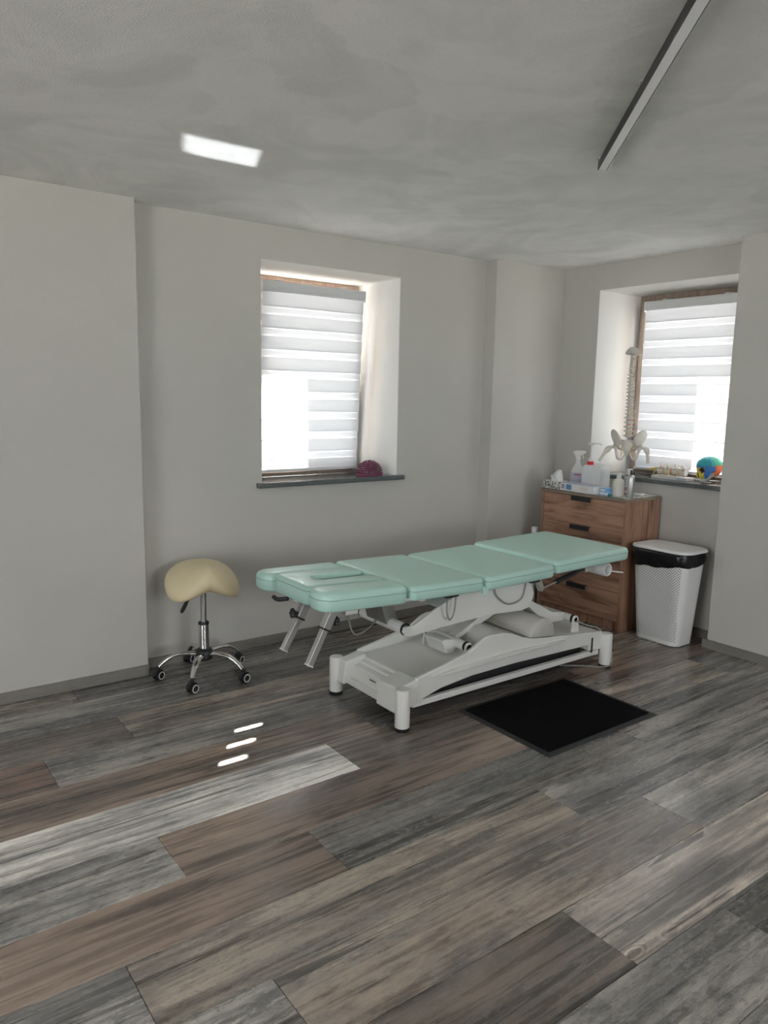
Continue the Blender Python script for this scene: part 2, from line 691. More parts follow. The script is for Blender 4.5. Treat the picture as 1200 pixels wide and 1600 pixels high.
def inset(poly, d):
    n = len(poly)
    out = []
    for i in range(n):
        p, a, b = Vector(poly[i]), Vector(poly[i - 1]), Vector(poly[(i + 1) % n])
        e1, e2 = (p - a), (b - p)
        if e1.length < 1e-9:
            e1 = e2
        if e2.length < 1e-9:
            e2 = e1
        n1 = Vector((-e1.y, e1.x)).normalized()
        n2 = Vector((-e2.y, e2.x)).normalized()
        m = (n1 + n2)
        m = m.normalized() if m.length > 1e-6 else n1
        q = p + m * d / max(0.5, m.dot(n1))
        out.append((q.x, q.y))
    return out


# ------------------------------------------------------------------ room shell
CEIL = 2.43
XL, YB = -2.90, -3.60                       # the walls behind the camera
WY, WX = 3.93, 4.44                         # far wall, right wall


def hole_wall(name, mp, u0, u1, z0, z1, front, inner, vi, vo, mat='wall_plaster'):
    """wall with a window opening: room face, splayed reveal to the frame, straight outer reveal"""
    bm = bmesh.new()

    def ring(r, v):
        a, b, c, d = r
        return [bm.verts.new(mp(u, v, z)) for u, z in ((a, c), (b, c), (b, d), (a, d))]
    o0 = ring((u0, u1, z0, z1), 0)
    f0 = ring(front, 0)
    f1 = ring(inner, vi)
    f2 = ring(inner, vo)
    o1 = ring((u0, u1, z0, z1), vo)
    seq = (o0, f0, f1, f2, o1, o0)
    for A_, B_ in zip(seq, seq[1:]):
        for i in range(4):
            j = (i + 1) % 4
            bm.faces.new((A_[i], A_[j], B_[j], B_[i]))
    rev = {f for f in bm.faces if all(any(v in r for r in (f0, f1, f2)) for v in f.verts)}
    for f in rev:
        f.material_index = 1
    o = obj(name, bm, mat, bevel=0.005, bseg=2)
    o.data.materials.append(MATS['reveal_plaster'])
    structure(o)
    return o


def map1(u, v, z):
    return (u, WY + v, z)


def map2(u, v, z):
    return (WX + v, u, z)


SZ = 0.985
W1F, W1I = (2.028, 3.012, 0.955, 2.242), (2.05, 2.872, 0.955, 2.200)
W2F, W2I = (2.41, 3.495, 0.955, 2.256), (2.49, 3.340, 0.955, 2.222)
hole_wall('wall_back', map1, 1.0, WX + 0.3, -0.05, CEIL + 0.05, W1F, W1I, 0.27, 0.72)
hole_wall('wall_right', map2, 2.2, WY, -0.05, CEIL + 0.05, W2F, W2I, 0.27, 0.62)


def wall_box(name, a, b):
    return structure(obj(name, B(a, b), 'wall_plaster', bevel=0.005))


wall_box('wall_back_offset', (XL - 0.2, 3.84, -0.05), (1.30, WY + 0.5, CEIL + 0.05))
wall_box('wall_pilaster', (3.755, 3.82, -0.05), (WX + 0.02, WY + 0.2, CEIL + 0.05))
wall_box('wall_right_offset', (4.27, YB - 0.3, -0.05), (WX + 0.55, 2.395, CEIL + 0.05))


def mapl(u, v, z):
    return (XL - v, u, z)


def mapr(u, v, z):
    return (u, YB - v, z)


WLF = (-0.5, 1.7, 0.7, 2.3)  # openings of the two added fill windows
WRF = (0.3, 2.7, 0.7, 2.3)
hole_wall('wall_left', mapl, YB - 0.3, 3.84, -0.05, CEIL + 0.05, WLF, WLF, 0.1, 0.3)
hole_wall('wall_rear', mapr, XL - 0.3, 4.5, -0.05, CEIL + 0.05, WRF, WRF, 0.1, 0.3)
structure(obj('ceiling', B((XL - 0.3, YB - 0.3, CEIL), (WX + 0.6, WY + 0.7, CEIL + 0.2)), 'ceiling_plaster'))
structure(obj('ground', B((-30, -30, -1.3), (35, 35, -1.1)), 'concrete_ground'), 'paved ground outside')

for nm, mp, r in (('fill_window_left', mapl, WLF), ('fill_window_rear', mapr, WRF)):  # unseen windows, added to let fill light into the room
    w = bpy.data.objects.new(nm, None)
    COL.objects.link(w)
    structure(w)
    a, b, c, d = r
    mid = (a + b) / 2
    for p, q in (((a, c), (a + .06, d)), ((b - .06, c), (b, d)), ((a, c), (b, c + .06)), ((a, d - .06), (b, d)), ((mid - .04, c), (mid + .04, d))):
        bm = bmesh.new()
        vs = box(bm, (p[0], 0.12, p[1]), (q[0], 0.18, q[1]))
        for v in vs:
            v.co = mp(*v.co)
        obj('window_frame', bm, 'window_wood', w)
    for p, q in ((a, mid), (mid, b)):
        bm = bmesh.new()
        vs = box(bm, (p, 0.148, c), (q, 0.152, d))
        for v in vs:
            v.co = mp(*v.co)
        obj('pane', bm, 'pane_glass', w)

# sky portals in the two added fill windows behind the camera
for nm, loc, sx, sy, rot in (('portal_left', (XL - 0.32, 0.6, 1.5), 1.6, 2.2, (0, -PI / 2, 0)), ('portal_rear', (1.5, YB - 0.32, 1.5), 2.4, 1.6, (PI / 2, 0, 0))):
    ld = bpy.data.lights.new(nm, 'AREA')
    ld.shape = 'RECTANGLE'
    ld.size, ld.size_y = sx, sy
    ld.cycles.is_portal = True
    lo = bpy.data.objects.new(nm, ld)
    COL.objects.link(lo)
    lo.location = loc
    lo.rotation_euler = rot

# ------------------------------------------------------------------ floor planks
floor = structure(obj('floor', B((XL - 0.2, YB - 0.2, -0.12), (WX + 0.05, WY + 0.05, -0.006)), 'subfloor'))
G, LG, D, DG = (.285, .276, .262), (.37, .362, .348), (.115, .109, .102), (.20, .194, .186)
BR, BD, TA, WH, RD, LB = (.225, .176, .145), (.15, .128, .11), (.285, .25, .215), (.68, .67, .65), (.165, .112, .088), (.50, .46, .42)
ROWS = {
    -5: (0.3, {}), -4: (1.1, {}), -3: (0.5, {}),
    -2: (1.20, {-1: G, 0: LG, 1: G}),
    -1: (2.06, {-2: LG, -1: G, 0: D, 1: TA}),
    0: (1.65, {-2: G, -1: BD, 0: LB, 1: G}),
    1: (0.826, {-1: G, 0: TA, 1: LG, 2: DG}),
    2: (0.531, {-1: LG, 0: TA, 1: G, 2: TA}),
    3: (1.243, {-1: BR, 0: DG, 1: G}),
    4: (0.806, {-1: LG, 0: BR, 1: TA, 2: DG}),
    5: (1.648, {-1: WH, 0: BD, 1: BR, 2: D}),
    6: (1.930, {-2: G, -1: BR, 0: D, 1: TA}),
    7: (0.615, {-1: RD, 0: G, 1: D, 2: BD}),
    8: (0.990, {-1: BD, 0: TA, 1: BD, 2: D}),
    9: (1.512, {-2: BD, -1: G, 0: D, 1: BD}),
    10: (0.90, {-1: TA, 0: DG, 1: BD, 2: D}),
    11: (0.40, {}),
}
WTH = {G: 1.0, LG: .95, D: .75, DG: 1.0, BR: .16, BD: .45, TA: .8, WH: .5, RD: .4, LB: .55}
PL, PW = 1.586, 0.2617
pcache = {}


def plank_mesh(l, w):
    key = (round(l, 4), round(w, 4))
    if key not in pcache:
        bm = bmesh.new()
        e = 0.0004
        h = 0.0008
        x, y = l / 2 - 0.0009, w / 2 - 0.0009
        lo = [(-x, -y, -0.008), (x, -y, -0.008), (x, y, -0.008), (-x, y, -0.008)]
        m_ = [(a, b, -h) for a, b, _ in lo]
        t = [(a - math.copysign(e, a), b - math.copysign(e, b), 0) for a, b, _ in lo]
        R = loft(bm, [lo, m_, t], cap=False)
        bm.faces.new(R[-1])
        bmesh.ops.recalc_face_normals(bm, faces=bm.faces)
        me = bpy.data.meshes.new('plank')
        bm.to_mesh(me)
        bm.free()
        me.materials.append(MATS['plank_wood'])
        pcache[key] = me
    return pcache[key]


rp = random.Random(3)
for k, (J, tones) in ROWS.items():
    y0, y1 = 1.040 + PW * k, 1.040 + PW * (k + 1)
    y1 = min(y1, WY + 0.01)
    for n in range(-4, 4):
        x0, x1 = max(J + n * PL, -1.5), min(J + (n + 1) * PL, WX + 0.02)
        if x1 - x0 < 0.02 or y1 - y0 < 0.02:
            continue
        o = bpy.data.objects.new('plank', plank_mesh(x1 - x0, y1 - y0))
        COL.objects.link(o)
        o.parent = floor
        o.location = ((x0 + x1) / 2, (y0 + y1) / 2, 0)
        c = tones.get(n) or rp.choice((G, TA, DG, BR, BD, LG))
        j = 1 + rp.uniform(-0.05, 0.05)
        o.color = (c[0] * j, c[1] * j, c[2] * j, WTH[c])

# baseboards
BH, BT = 0.056, 0.014
for nm, a, b in (('baseboard_back', (1.30, WY - BT, 0), (3.755, WY, BH)), ('baseboard_offset', (XL, 3.84 - BT, 0), (1.30, 3.84, BH)),
                 ('baseboard_pilaster', (3.755, 3.82 - BT, 0), (WX, 3.82, BH)), ('baseboard_right', (WX - BT, 2.40, 0), (WX, 3.82, BH)),
                 ('baseboard_right_offset', (4.27 - BT, YB, 0), (4.27, 2.42, BH))):
    structure(obj(nm, B(a, b), 'baseboard_tile', bevel=0.002))


# ------------------------------------------------------------------ windows with sills and blinds
def mapped(bm, fn):
    for v in bm.verts:
        v.co = fn(*v.co)
    return bm


def window(nm, mp, F, I, tilt, lab):
    w = bpy.data.objects.new(nm, None)
    COL.objects.link(w)
    structure(w, lab)
    a, b, z0, z1 = I
    z0 = SZ
    v0, v1 = 0.262, 0.325
    # fixed frame: four members
    for p, q in (((a, z0), (a + .045, z1)), ((b - .045, z0), (b, z1)), ((a + .045, z0), (b - .045, z0 + .04)), ((a + .045, z1 - .06), (b - .045, z1))):
        obj('window_frame', mapped(B((p[0], v0, p[1]), (q[0], v1, q[1])), mp), 'window_wood', w, bevel=0.003)
    # sash, leaning into the room at the top when tilted open
    sa, sb, sz0, sz1 = a + .03, b - .03, z0 + .025, z1 - .045

    def ms(u, v, z):
        return mp(u, v - tilt * (z - sz0), z)
    q0, q1 = 0.225, 0.285
    for p, q in (((sa, sz0), (sa + .06, sz1)), ((sb - .06, sz0), (sb, sz1)), ((sa + .06, sz0), (sb - .06, sz0 + .065)), ((sa + .06, sz1 - .065), (sb - .06, sz1))):
        obj('sash', mapped(B((p[0], q0, p[1]), (q[0], q1, q[1])), ms), 'window_wood', w, bevel=0.004)
    obj('pane', mapped(B((sa + .05, 0.262, sz0 + .05), (sb - .05, 0.268, sz1 - .05)), ms), 'pane_glass', w)
    # stone sill: slab in the reveal plus a nose with ears in front of the wall
    fa, fb = F[0], F[1]
    bm = bmesh.new()
    poly = [(fa - .04, -.035), (fb + .045, -.035), (fb + .045, 0.0), (fb, 0.0), (b, 0.27), (a, 0.27), (fa, 0.0), (fa - .04, 0.0)]
    prism(bm, poly, 0.955, SZ, 'z')
    vs = [v.co.copy() for v in bm.verts]
    for v in bm.verts:
        v.co = mp(v.co.x, v.co.y, v.co.z)
    s = obj('window_sill', bm, 'granite', w, bevel=0.006, bseg=3)
    s['label'] = 'dark polished stone sill'
    return ms, (sa, sb, sz0, sz1)


ms1, S1 = window('window_1', map1, W1F, W1I, 0.055, 'wooden window tilted open in a deep white reveal')
ms2, S2 = window('window_2', map2, W2F, W2I, 0.0, 'wooden window in a deep white reveal beside the chest')


def blind(nm, lab, ms, S, near_left, slits):
    """day-night roller blind: cassette, alternating dense and sheer bands, bottom bar, clips and guide cords"""
    sa, sb, sz0, sz1 = S
    a, b = sa + 0.022, sb - (0.022 if near_left else 0.066)
    base = ms((a + b) / 2, 0.2, sz0)
    t = thing(nm, lab, 'blind', base)
    Bx = Vector(base)

    def mb(u, v, z):
        return Vector(ms(u, v, z)) - Bx
    top = sz1 - 0.004
    obj('cassette', mapped(PR([(0.172, top - .05), (0.178, top - .06), (0.222, top - .06), (0.222, top), (0.180, top), (0.172, top - .012)], a - .004, b + .004, 'x'), mb), 'blind_grey', t, bevel=0.003)
    per, hA = 0.1235, 0.071
    z = top - 0.053
    bot = sz0 + 0.026
    k = 0
    while z - bot > 0.012:
        for kind, h in (('dense', hA + (.012 if k == 0 else 0)), ('sheer', per - hA)):
            zb = max(z - h, bot)
            ov = 0.007 if kind == 'dense' else 0.0
            if z - zb < 0.004:
                continue
            v = 0.192 if kind == 'dense' else 0.197
            # fabric panel with real thickness; a slit is left where the bands do not meet
            segs = [(a, b, max(zb - ov, bot), z)]
            for (s0, s1, zs, hs) in slits:
                if zb < zs < z:
                    lo, hi = zs - hs / 2, zs + hs / 2
                    segs = [(a, s0, zb - ov, z), (s1, b, zb - ov, z), (s0, s1, zb - ov, lo), (s0, s1, hi, z)]
            bm = bmesh.new()
            for (p, q, c, d) in segs:
                if d - c < 0.002:
                    continue
                n = 6
                e = 0.004 if kind == 'dense' else 0.0
                ring = []
                for i in range(n + 1):
                    f = i / n
                    ring.append((p, q, v - e * math.sin(PI * f), c + (d - c) * f))
                V = [[bm.verts.new(mb(u, r[2], r[3])) for u in (r[0], r[1])] for r in ring]
                for i in range(n):
                    bm.faces.new((V[i][0], V[i][1], V[i + 1][1], V[i + 1][0]))
            o = obj('slat', bm, 'blind_' + kind, t, smooth=True)
            z = zb
        k += 1
    obj('bottom_bar', mapped(B((a, 0.186, bot - .016), (b, 0.204, bot + .001)), mb), 'clear_plastic', t, bevel=0.003)
    for u in (a - .006, b + .002):
        obj('bracket', mapped(B((u, 0.175, top - .07), (u + .005, 0.224, top)), mb), 'clear_plastic', t)
        obj('guide_cord', mapped(T([(u + .002, 0.196, top - .06), (u + .002, 0.196, bot - .012)], 0.0016, 6), mb), 'clear_plastic', t)
        obj('cord_clip', mapped(B((u - .004, 0.188, bot - .020), (u + .012, 0.224, bot - .004)), mb), 'clear_plastic', t)
    for f in (0.17, 0.80):
        u = a + (b - a) * f
        obj('hook', mapped(PR([(0.180, top - .004), (0.196, top + .010), (0.250, top + .014), (0.250, top + .003), (0.19, top - .001)], u - .016, u + .016, 'x'), mb), 'clear_plastic', t)
    return t


slits1 = [(2.32, 2.468, z_, 0.016) for z_ in (1.248, 1.3715, 1.495)]
blind('roller_blind', 'white zebra blind on the tilted window above the purple half ball', ms1, S1, True, slits1)
blind('roller_blind', 'white zebra blind on the window behind the spine model', ms2, S2, False, [])


# ------------------------------------------------------------------ ceiling lamp
def lamp():
    p0, p1 = Vector((2.545, 2.028, 0)), Vector((1.14, 0.505, 0))
    L_ = (p1 - p0).length
    ang = math.atan2(p1.y - p0.y, p1.x - p0.x)
    t = thing('linear_ceiling_lamp', 'long slim black ceiling lamp with a pale diffuser strip', 'lamp', (p0.x, p0.y, CEIL), ang)
    w, zb, zt = 0.0175, -0.036, -0.004
    bm = bmesh.new()
    for y0, y1, a, b in ((-w, -w + .003, zb, zt), (w - .003, w, zb, zt), (-w, w, zt - .003, zt)):
        box(bm, (0.002, y0, a), (L_ - .002, y1, b))
    obj('housing', bm, 'lamp_black', t)
    obj('diffuser', B((0.003, -w + .003, zb - .0005), (L_ - .003, w - .003, zb + .004)), 'lamp_diffuser', t)
    for x in (0, L_ - .002):
        obj('end_cap', B((x, -w, zb), (x + .002, w, zt)), 'lamp_black', t)
    for x in (0.02, 0.75, 1.5, L_ - .06):
        obj('mounting_clip', B((x, -w - .006, -0.006), (x + .03, w + .006, 0)), 'clear_plastic', t)


lamp()


# ------------------------------------------------------------------ treatment table
def pad(name, outline, zt, th, slope, x0, mat, parent, r=0.022, crown=0.004, tuck=0.006):
    """upholstered pad: outline at its widest, rounded upper edge, seam under the edge"""
    bm = bmesh.new()

    def Z(x, z):
        return z + slope * (x - x0)
    spec = [(tuck + .004, zt - th), (tuck * .3, zt - th + .008), (0, zt - th * .55), (0.0, zt - r)]
    for k in range(1, 6):
        a = 0.5 * PI * k / 5
        spec.append((r * (1 - math.cos(a)), zt - r + r * math.sin(a)))
    rings = []
    for d, z in spec:
        o = inset(outline, d)
        rings.append([Vector((x, y, Z(x, z))) for x, y in o])
    if crown > 0:
        cx = (min(p[0] for p in outline) + max(p[0] for p in outline)) / 2
        cy = (min(p[1] for p in outline) + max(p[1] for p in outline)) / 2
        for sc, z in ((.93, zt + crown * .45), (.78, zt + crown * .85), (.5, zt + crown)):
            rings.append([Vector((cx + (x - cx) * sc, cy + (y - cy) * sc, Z(cx + (x - cx) * sc, z))) for x, y in o])
    loft(bm, rings)
    o = obj(name, bm, mat, parent, smooth=True, angle=60)
    s = inset(outline, -0.0008)
    pts = [Vector((x, y, Z(x, zt - r - .001))) for x, y in s]
    bm = bmesh.new()
    n = len(pts)
    rings = []
    for i, p in enumerate(pts):
        d = (pts[(i + 1) % n] - pts[i - 1]).normalized()
        u = d.cross(Vector((0, 0, 1))).normalized()
        rings.append([p + u * .0016 * math.cos(2 * PI * k / 6) + Vector((0, 0, .0016 * math.sin(2 * PI * k / 6))) for k in range(6)])
    rings.append(rings[0])
    loft(bm, rings, cap=False)
    obj('seam', bm, 'mint_seam', o, smooth=True)
    return o


def table():
    OX, OY = 2.72, 2.80
    t = thing('treatment_table', 'mint green padded treatment table on a white electric lifting base', 'treatment table', (OX, OY, 0))
    inv = Vector((-OX, -OY, 0))

    def put(o):
        for v in o.data.vertices:
            v.co += inv
        for c in o.children:
            put(c)
        return o
    parts = []

    def add(name, bm, mat, parent=t, **k):
        o = obj(name, bm, mat, parent, **k)
        if parent is t:
            parts.append(o)
        return o
    # --- pads
    for args in (('seat_pad', rrect(2.955, 2.49, 3.578, 3.125, (.03, .05, .05, .03)), .676, .066, 0.018, 2.95),
                 ('seat_pad', rrect(2.462, 2.485, 2.948, 3.125, .035), .660, .066, 0.010, 2.46),
                 ('back_pad', rrect(2.005, 2.485, 2.450, 3.125, .035), .676, .066, -0.03, 2.0)):
        parts.append(pad(*args, 'mint_vinyl', t))
    # arm pads beside the head pad: tapered towards the outer end
    near = rrect(1.552, 2.488, 1.995, 2.648, (.060, .035, .035, .075))
    far = [(x, 2 * 2.805 - y) for x, y in near][::-1]
    parts.append(pad('arm_pad', near, .686, .082, -0.050, 2.0, 'mint_vinyl', t, r=.030))
    parts.append(pad('arm_pad', far, .676, .082, -0.03, 2.0, 'mint_vinyl', t, r=.030))
    # head pad: U shape open towards the back pad
    cy, hw, sl = 2.806, 0.146, 0.036
    left_lo = rrect(1.578, cy - hw, 1.995, cy + hw, (.035, .03, .03, .035), 5)
    n6 = 6
    c0, c1, c2, c3 = left_lo[0:6], left_lo[6:12], left_lo[12:18], left_lo[18:24]
    rm = .026
    mouth = [(1.995 - rm + rm * math.cos(t_), cy + sl + rm - rm * math.sin(t_)) for t_ in [PI / 2 * k / 5 for k in range(6)]]
    slot = mouth + [(1.735 - .036 * math.sin(PI * k / 10), cy + sl * math.cos(PI * k / 10)) for k in range(11)] + [(x, 2 * cy - y) for x, y in mouth[::-1]]
    outline = c0 + c1 + slot[::-1] + c2 + c3
    parts.append(pad('head_pad', outline, .684, .084, -0.035, 2.0, 'mint_vinyl', t, r=.020, crown=.0, tuck=.004))
    parts[-1].data.update()
    # soft inner lip of the face opening
    add('fabric_flap', PR([(2.435, .622), (2.475, .606), (2.462, .570), (2.44, .583)], 2.492, 2.502), 'mint_vinyl')

    # --- under-frame
    for y in (2.60, 3.00):
        add('frame_rail', B((2.03, y - .018, .588), (2.95, y + .018, .618)), 'white_paint', bevel=.003)
    for x in (2.06, 2.44, 2.50, 2.90):
        add('cross_bar', B((x, 2.55, .590), (x + .035, 3.05, .610)), 'steel', bevel=.002)
    add('cross_bar', B((2.97, 2.56, .605), (3.52, 2.585, .625)), 'white_paint')
    add('cross_bar', B((2.97, 3.02, .605), (3.52, 3.045, .625)), 'white_paint')
    for x in (2.07, 2.37, 2.49, 2.87):
        add('pad_stop', B((x, 2.505, .598), (x + .028, 2.53, .612)), 'label_white', bevel=.002)
    add('cable_box', B((2.235, 2.515, .585), (2.31, 2.57, .612)), 'black_plastic', bevel=.003)
    add('cable_box', B((2.81, 2.53, .575), (2.88, 2.60, .600)), 'black_plastic', bevel=.003)
    add('motor_box', B((2.50, 2.66, .50), (2.83, 2.92, .59)), 'white_paint', bevel=.01)

    # lifting beam plates and their pivots
    plate = [(2.045, .462), (2.038, .440), (2.052, .422), (2.085, .412), (2.25, .424), (2.58, .435), (2.81, .421), (2.87, .432), (2.90, .50), (2.86, .575), (2.40, .582), (2.24, .524), (2.10, .462)]
    for y in (2.585, 3.005):
        add('lift_plate', PR(plate, y, y + .012), 'white_paint', bevel=.002)
    add('lift_web', PR([(2.30, .50), (2.33, .49), (2.86, .45), (2.88, .50), (2.84, .56), (2.42, .57)], 2.62, 2.98), 'white_paint', bevel=.004)

    def pivot(x, z, y0, y1, r):
        bm = bmesh.new()
        tube(bm, [(x, y0 + .012, z), (x, y1 - .012, z)], r, 20)
        p = add('pivot_tube', bm, 'white_paint', smooth=True)
        for ya, yb in ((y0 + .005, y0 + .012), (y1 - .012, y1 - .005)):
            bm = bmesh.new()
            tube(bm, [(x, ya, z), (x, yb, z)], r * 1.03, 20)
            obj('ring', bm, 'black_rubber', p, smooth=True)
        bm = bmesh.new()
        tube(bm, [(x, y0 - .012, z), (x, y0 + .006, z)], [r * .62, r * .62], 16)
        obj('bolt', bm, 'label_white', p, smooth=True)
        return p
    pivot(2.062, .448, 2.590, 2.945, .028)
    pivot(2.468, .283, 2.615, 2.915, .024)
    pivot(3.270, .292, 2.615, 2.915, .022)
    # arm from the upper left pivot back to the head part
    add('head_arm', PR([(1.99, .585), (2.05, .585), (2.10, .448), (2.065, .43), (2.03, .45)], 2.70, 2.86), 'steel', bevel=.004)
    # brackets on the base
    for x, z in ((2.468, .283), (3.270, .292)):
        for y in (2.603, 2.917):
            add('pivot_bracket', PR([(x - .030, .215), (x + .030, .215), (x + .022, z + .008), (x + .010, z + .022), (x - .010, z + .022), (x - .022, z + .008)], y, y + .01), 'white_paint', bevel=.001)
    # curved lifting arms
    armA = [(2.45, .300), (2.40, .310), (2.375, .303), (2.395, .268), (2.405, .235), (2.45, .232), (2.485, .265)]
    add('lift_arm', PR(armA, 2.70, 2.84), 'white_paint', bevel=.003)
    armB = [(3.28, .312), (3.16, .335), (2.98, .430), (2.86, .470), (2.84, .43), (2.96, .400), (3.05, .330), (3.09, .268), (3.14, .258), (3.16, .275), (3.262, .272)]
    add('lift_arm', PR(armB, 2.68, 2.86), 'white_paint', bevel=.003)
    armC = [(2.45, .272), (2.49, .268), (2.95, .432), (2.94, .475), (2.90, .48)]
    add('lift_arm', PR(armC, 2.74, 2.80), 'white_paint', bevel=.003)

    # --- base cover: one sculpted shell
    edge = [(2.10, .218), (2.25, .246), (2.40, .278), (2.455, .296), (2.52, .334), (2.56, .341), (2.655, .339), (2.72, .322), (2.80, .288), (2.88, .268), (3.02, .250), (3.36, .216), (3.445, .209)]
    deck = [(2.10, .200), (2.30, .208), (2.50, .222), (2.545, .236), (2.60, .318), (2.625, .334), (2.66, .338), (2.72, .320), (2.80, .286), (2.88, .266), (3.02, .248), (3.36, .214), (3.445, .207)]
    low = [(3.445, .105), (3.335, .112), (3.333, .146), (2.75, .160), (2.45, .157), (2.25, .138), (2.13, .108), (2.10, .100)]
    shell = add('base_cover', PR(deck + low, 2.572, 3.028), 'cover_plastic', bevel=.010, bseg=3)
    for y0, y1 in ((2.553, 2.576), (3.024, 3.047)):
        obj('side_panel', PR(edge + low, y0, y1), 'cover_plastic', shell, bevel=.006, bseg=3)
    # left end: two corner pieces, recessed middle with the name plate
    cornerN = [(1.990, .190), (2.11, .214), (2.15, .10), (2.15, .09), (1.975, .076)]
    for y0, y1 in ((2.555, 2.700), (2.975, 3.045)):
        obj('corner_piece', PR(cornerN, y0, y1), 'cover_plastic', shell, bevel=.008, bseg=3)
    obj('end_ledge', PR([(2.035, .168), (2.11, .178), (2.11, .100), (2.032, .098)], 2.69, 2.985), 'cover_plastic', shell, bevel=.005)
    obj('end_step', PR([(2.072, .182), (2.112, .190), (2.112, .150), (2.072, .150)], 2.70, 2.98), 'cover_plastic', shell, bevel=.006)
    pl = obj('name_plate', B((2.0318, 2.775, .112), (2.034, 2.835, .150)), 'label_white', shell)
    pl['label'] = 'small white maker plate with dark lettering'
    obj('printed_line', B((2.0312, 2.780, .136), (2.0319, 2.830, .143)), 'label_print', shell)
    # raised wing on the near and far sides
    for y0, y1 in ((2.534, 2.556), (3.044, 3.066)):
        obj('side_wing', PR([(2.19, .208), (2.36, .226), (2.75, .232), (3.12, .219), (3.10, .213), (2.75, .213), (2.38, .203)], y0, y1), 'cover_plastic', shell, bevel=.003)
    obj('socket_slot', B((3.352, 2.552, .10), (3.366, 2.556, .185)), 'black_rubber', shell)
    # lower rails and feet
    for y in (2.556, 3.016):
        add('base_rail', B((2.08, y, .078), (3.40, y + .028, .106)), 'white_paint', bevel=.003)
    for x in (2.005, 3.40):
        add('base_rail', B((x, 2.56, .074), (x + .030, 3.04, .104)), 'white_paint', bevel=.003)
    add('base_pan', B((2.14, 2.60, .088), (3.32, 3.00, .165)), 'black_plastic')
    for x, y in ((2.004, 2.533), (1.990, 3.062), (3.468, 2.541), (3.455, 3.062)):
        ft = add('foot_post', LA([(.001, .018), (.0335, .018), (.0345, .022), (.0345, .188), (.0330, .194), (.0290, .197), (.001, .199)], 24, (x, y, 0)), 'white_paint', smooth=True, angle=30)
        obj('rubber_foot', LA([(.001, 0), (.032, 0), (.034, .004), (.034, .018), (.001, .018)], 24, (x, y, 0)), 'black_rubber', ft, smooth=True, angle=30)

    # --- head section posts with clamp knobs
    def post(y, xt, zt, xb, zb, knob_side):
        d = Vector((xb - xt, 0, zb - zt))
        L_ = d.length
        Mx = Matrix.Translation((xt, y, zt)) @ d.to_track_quat('X', 'Z').to_matrix().to_4x4()
        bm = bmesh.new()
        box(bm, (0.05, -.0135, -.0135), (L_, .0135, .0135), Mx)
        p = add('support_post', bm, 'alu', bevel=.002)
        bm = bmesh.new()
        box(bm, (L_ - .001, -.0145, -.0145), (L_ + .005, .0145, .0145), Mx)
        obj('post_cap', bm, 'clear_plastic', p)
        bm = bmesh.new()
        box(bm, (-.035, -.0185, -.0185), (.085, .0185, .0185), Mx)
        s = add('post_sleeve', bm, 'alu', bevel=.002)
        bm = bmesh.new()
        box(bm, (.085, -.021, -.021), (.092, .021, .021), Mx)
        obj('collar', bm, 'black_plastic', s)
        q = Mx @ Vector((.060, 0, 0))
        sgn = -1 if knob_side < 0 else 1
        bm = bmesh.new()
        tube(bm, [q + Vector((sgn * .019, 0, 0)), q + Vector((sgn * .04, 0, 0))], .006, 10)
        obj('stud', bm, 'black_plastic', s)
        bm = bmesh.new()
        rings = []
        for off, sc in ((.034, .75), (.038, 1.0), (.050, 1.0), (.055, .7)):
            rings.append([q + Vector((sgn * off, (.020 + .0035 * math.cos(5 * a)) * sc * math.cos(a), (.020 + .0035 * math.cos(5 * a)) * sc * math.sin(a))) for a in [2 * PI * k / 30 for k in range(30)]])
        loft(bm, rings)
        obj('knob', bm, 'black_plastic', s, smooth=True)
    post(2.585, 1.660, .608, 1.545, .388, 1)
    post(2.800, 1.665, .600, 1.545, .392, -1)
    add('release_lever', T(curve_pts([(1.60, 2.86, .600), (1.57, 2.90, .592), (1.565, 2.93, .598)], 8), [.010] * 9, 10), 'black_plastic', smooth=True)
    add('head_frame', B((1.62, 2.565, .606), (1.99, 2.600, .622)), 'white_paint', bevel=.002)
    add('head_frame', B((1.60, 2.78, .600), (1.99, 2.82, .618)), 'white_paint', bevel=.002)
    add('head_frame', B((1.62, 2.99, .594), (1.99, 3.03, .606)), 'white_paint', bevel=.002)
    add('head_bracket', B((1.735, 2.60, .565), (1.80, 2.63, .612)), 'white_paint', bevel=.002)
    add('arm_bracket', B((1.975, 2.505, .610), (2.02, 2.535, .625)), 'label_white', bevel=.002)
    add('arm_bracket', B((1.60, 2.935, .605), (1.64, 2.96, .622)), 'label_white', bevel=.002)

    # --- foot section: gas spring, paper roll tube
    add('spring_bracket', PR([(2.875, .600), (2.925, .600), (2.962, .525), (2.955, .505), (2.94, .505), (2.92, .54)], 2.575, 2.60), 'alu', bevel=.002)
    g = add('gas_spring', T([(3.085, 2.60, .533), (3.31, 2.60, .580)], .014, 14), 'black_plastic', smooth=True)
    obj('spring_rod', T([(2.955, 2.60, .507), (3.09, 2.60, .534)], .0045, 8), 'alu', g, smooth=True)
    add('spring_bracket', B((3.30, 2.582, .56), (3.36, 2.618, .615)), 'alu', bevel=.003)
    bm = bmesh.new()
    R0, R1 = .037, .024
    rings = []
    for y, r in ((2.555, R1), (2.550, R1 + .002), (2.548, R0 - .003), (2.552, R0), (2.99, R0), (2.994, R0 - .003), (2.994, R1), (2.555, R1)):
        rings.append([Vector((3.455 + r * math.cos(2 * PI * k / 28), y, .562 + r * math.sin(2 * PI * k / 28))) for k in range(28)])
    loft(bm, rings, cap=False)
    add('paper_roll_tube', bm, 'plastic_white', smooth=True, angle=40)
    add('release_lever', T([(3.49, 2.60, .545), (3.60, 2.555, .528)], .004, 8), 'white_paint', smooth=True)

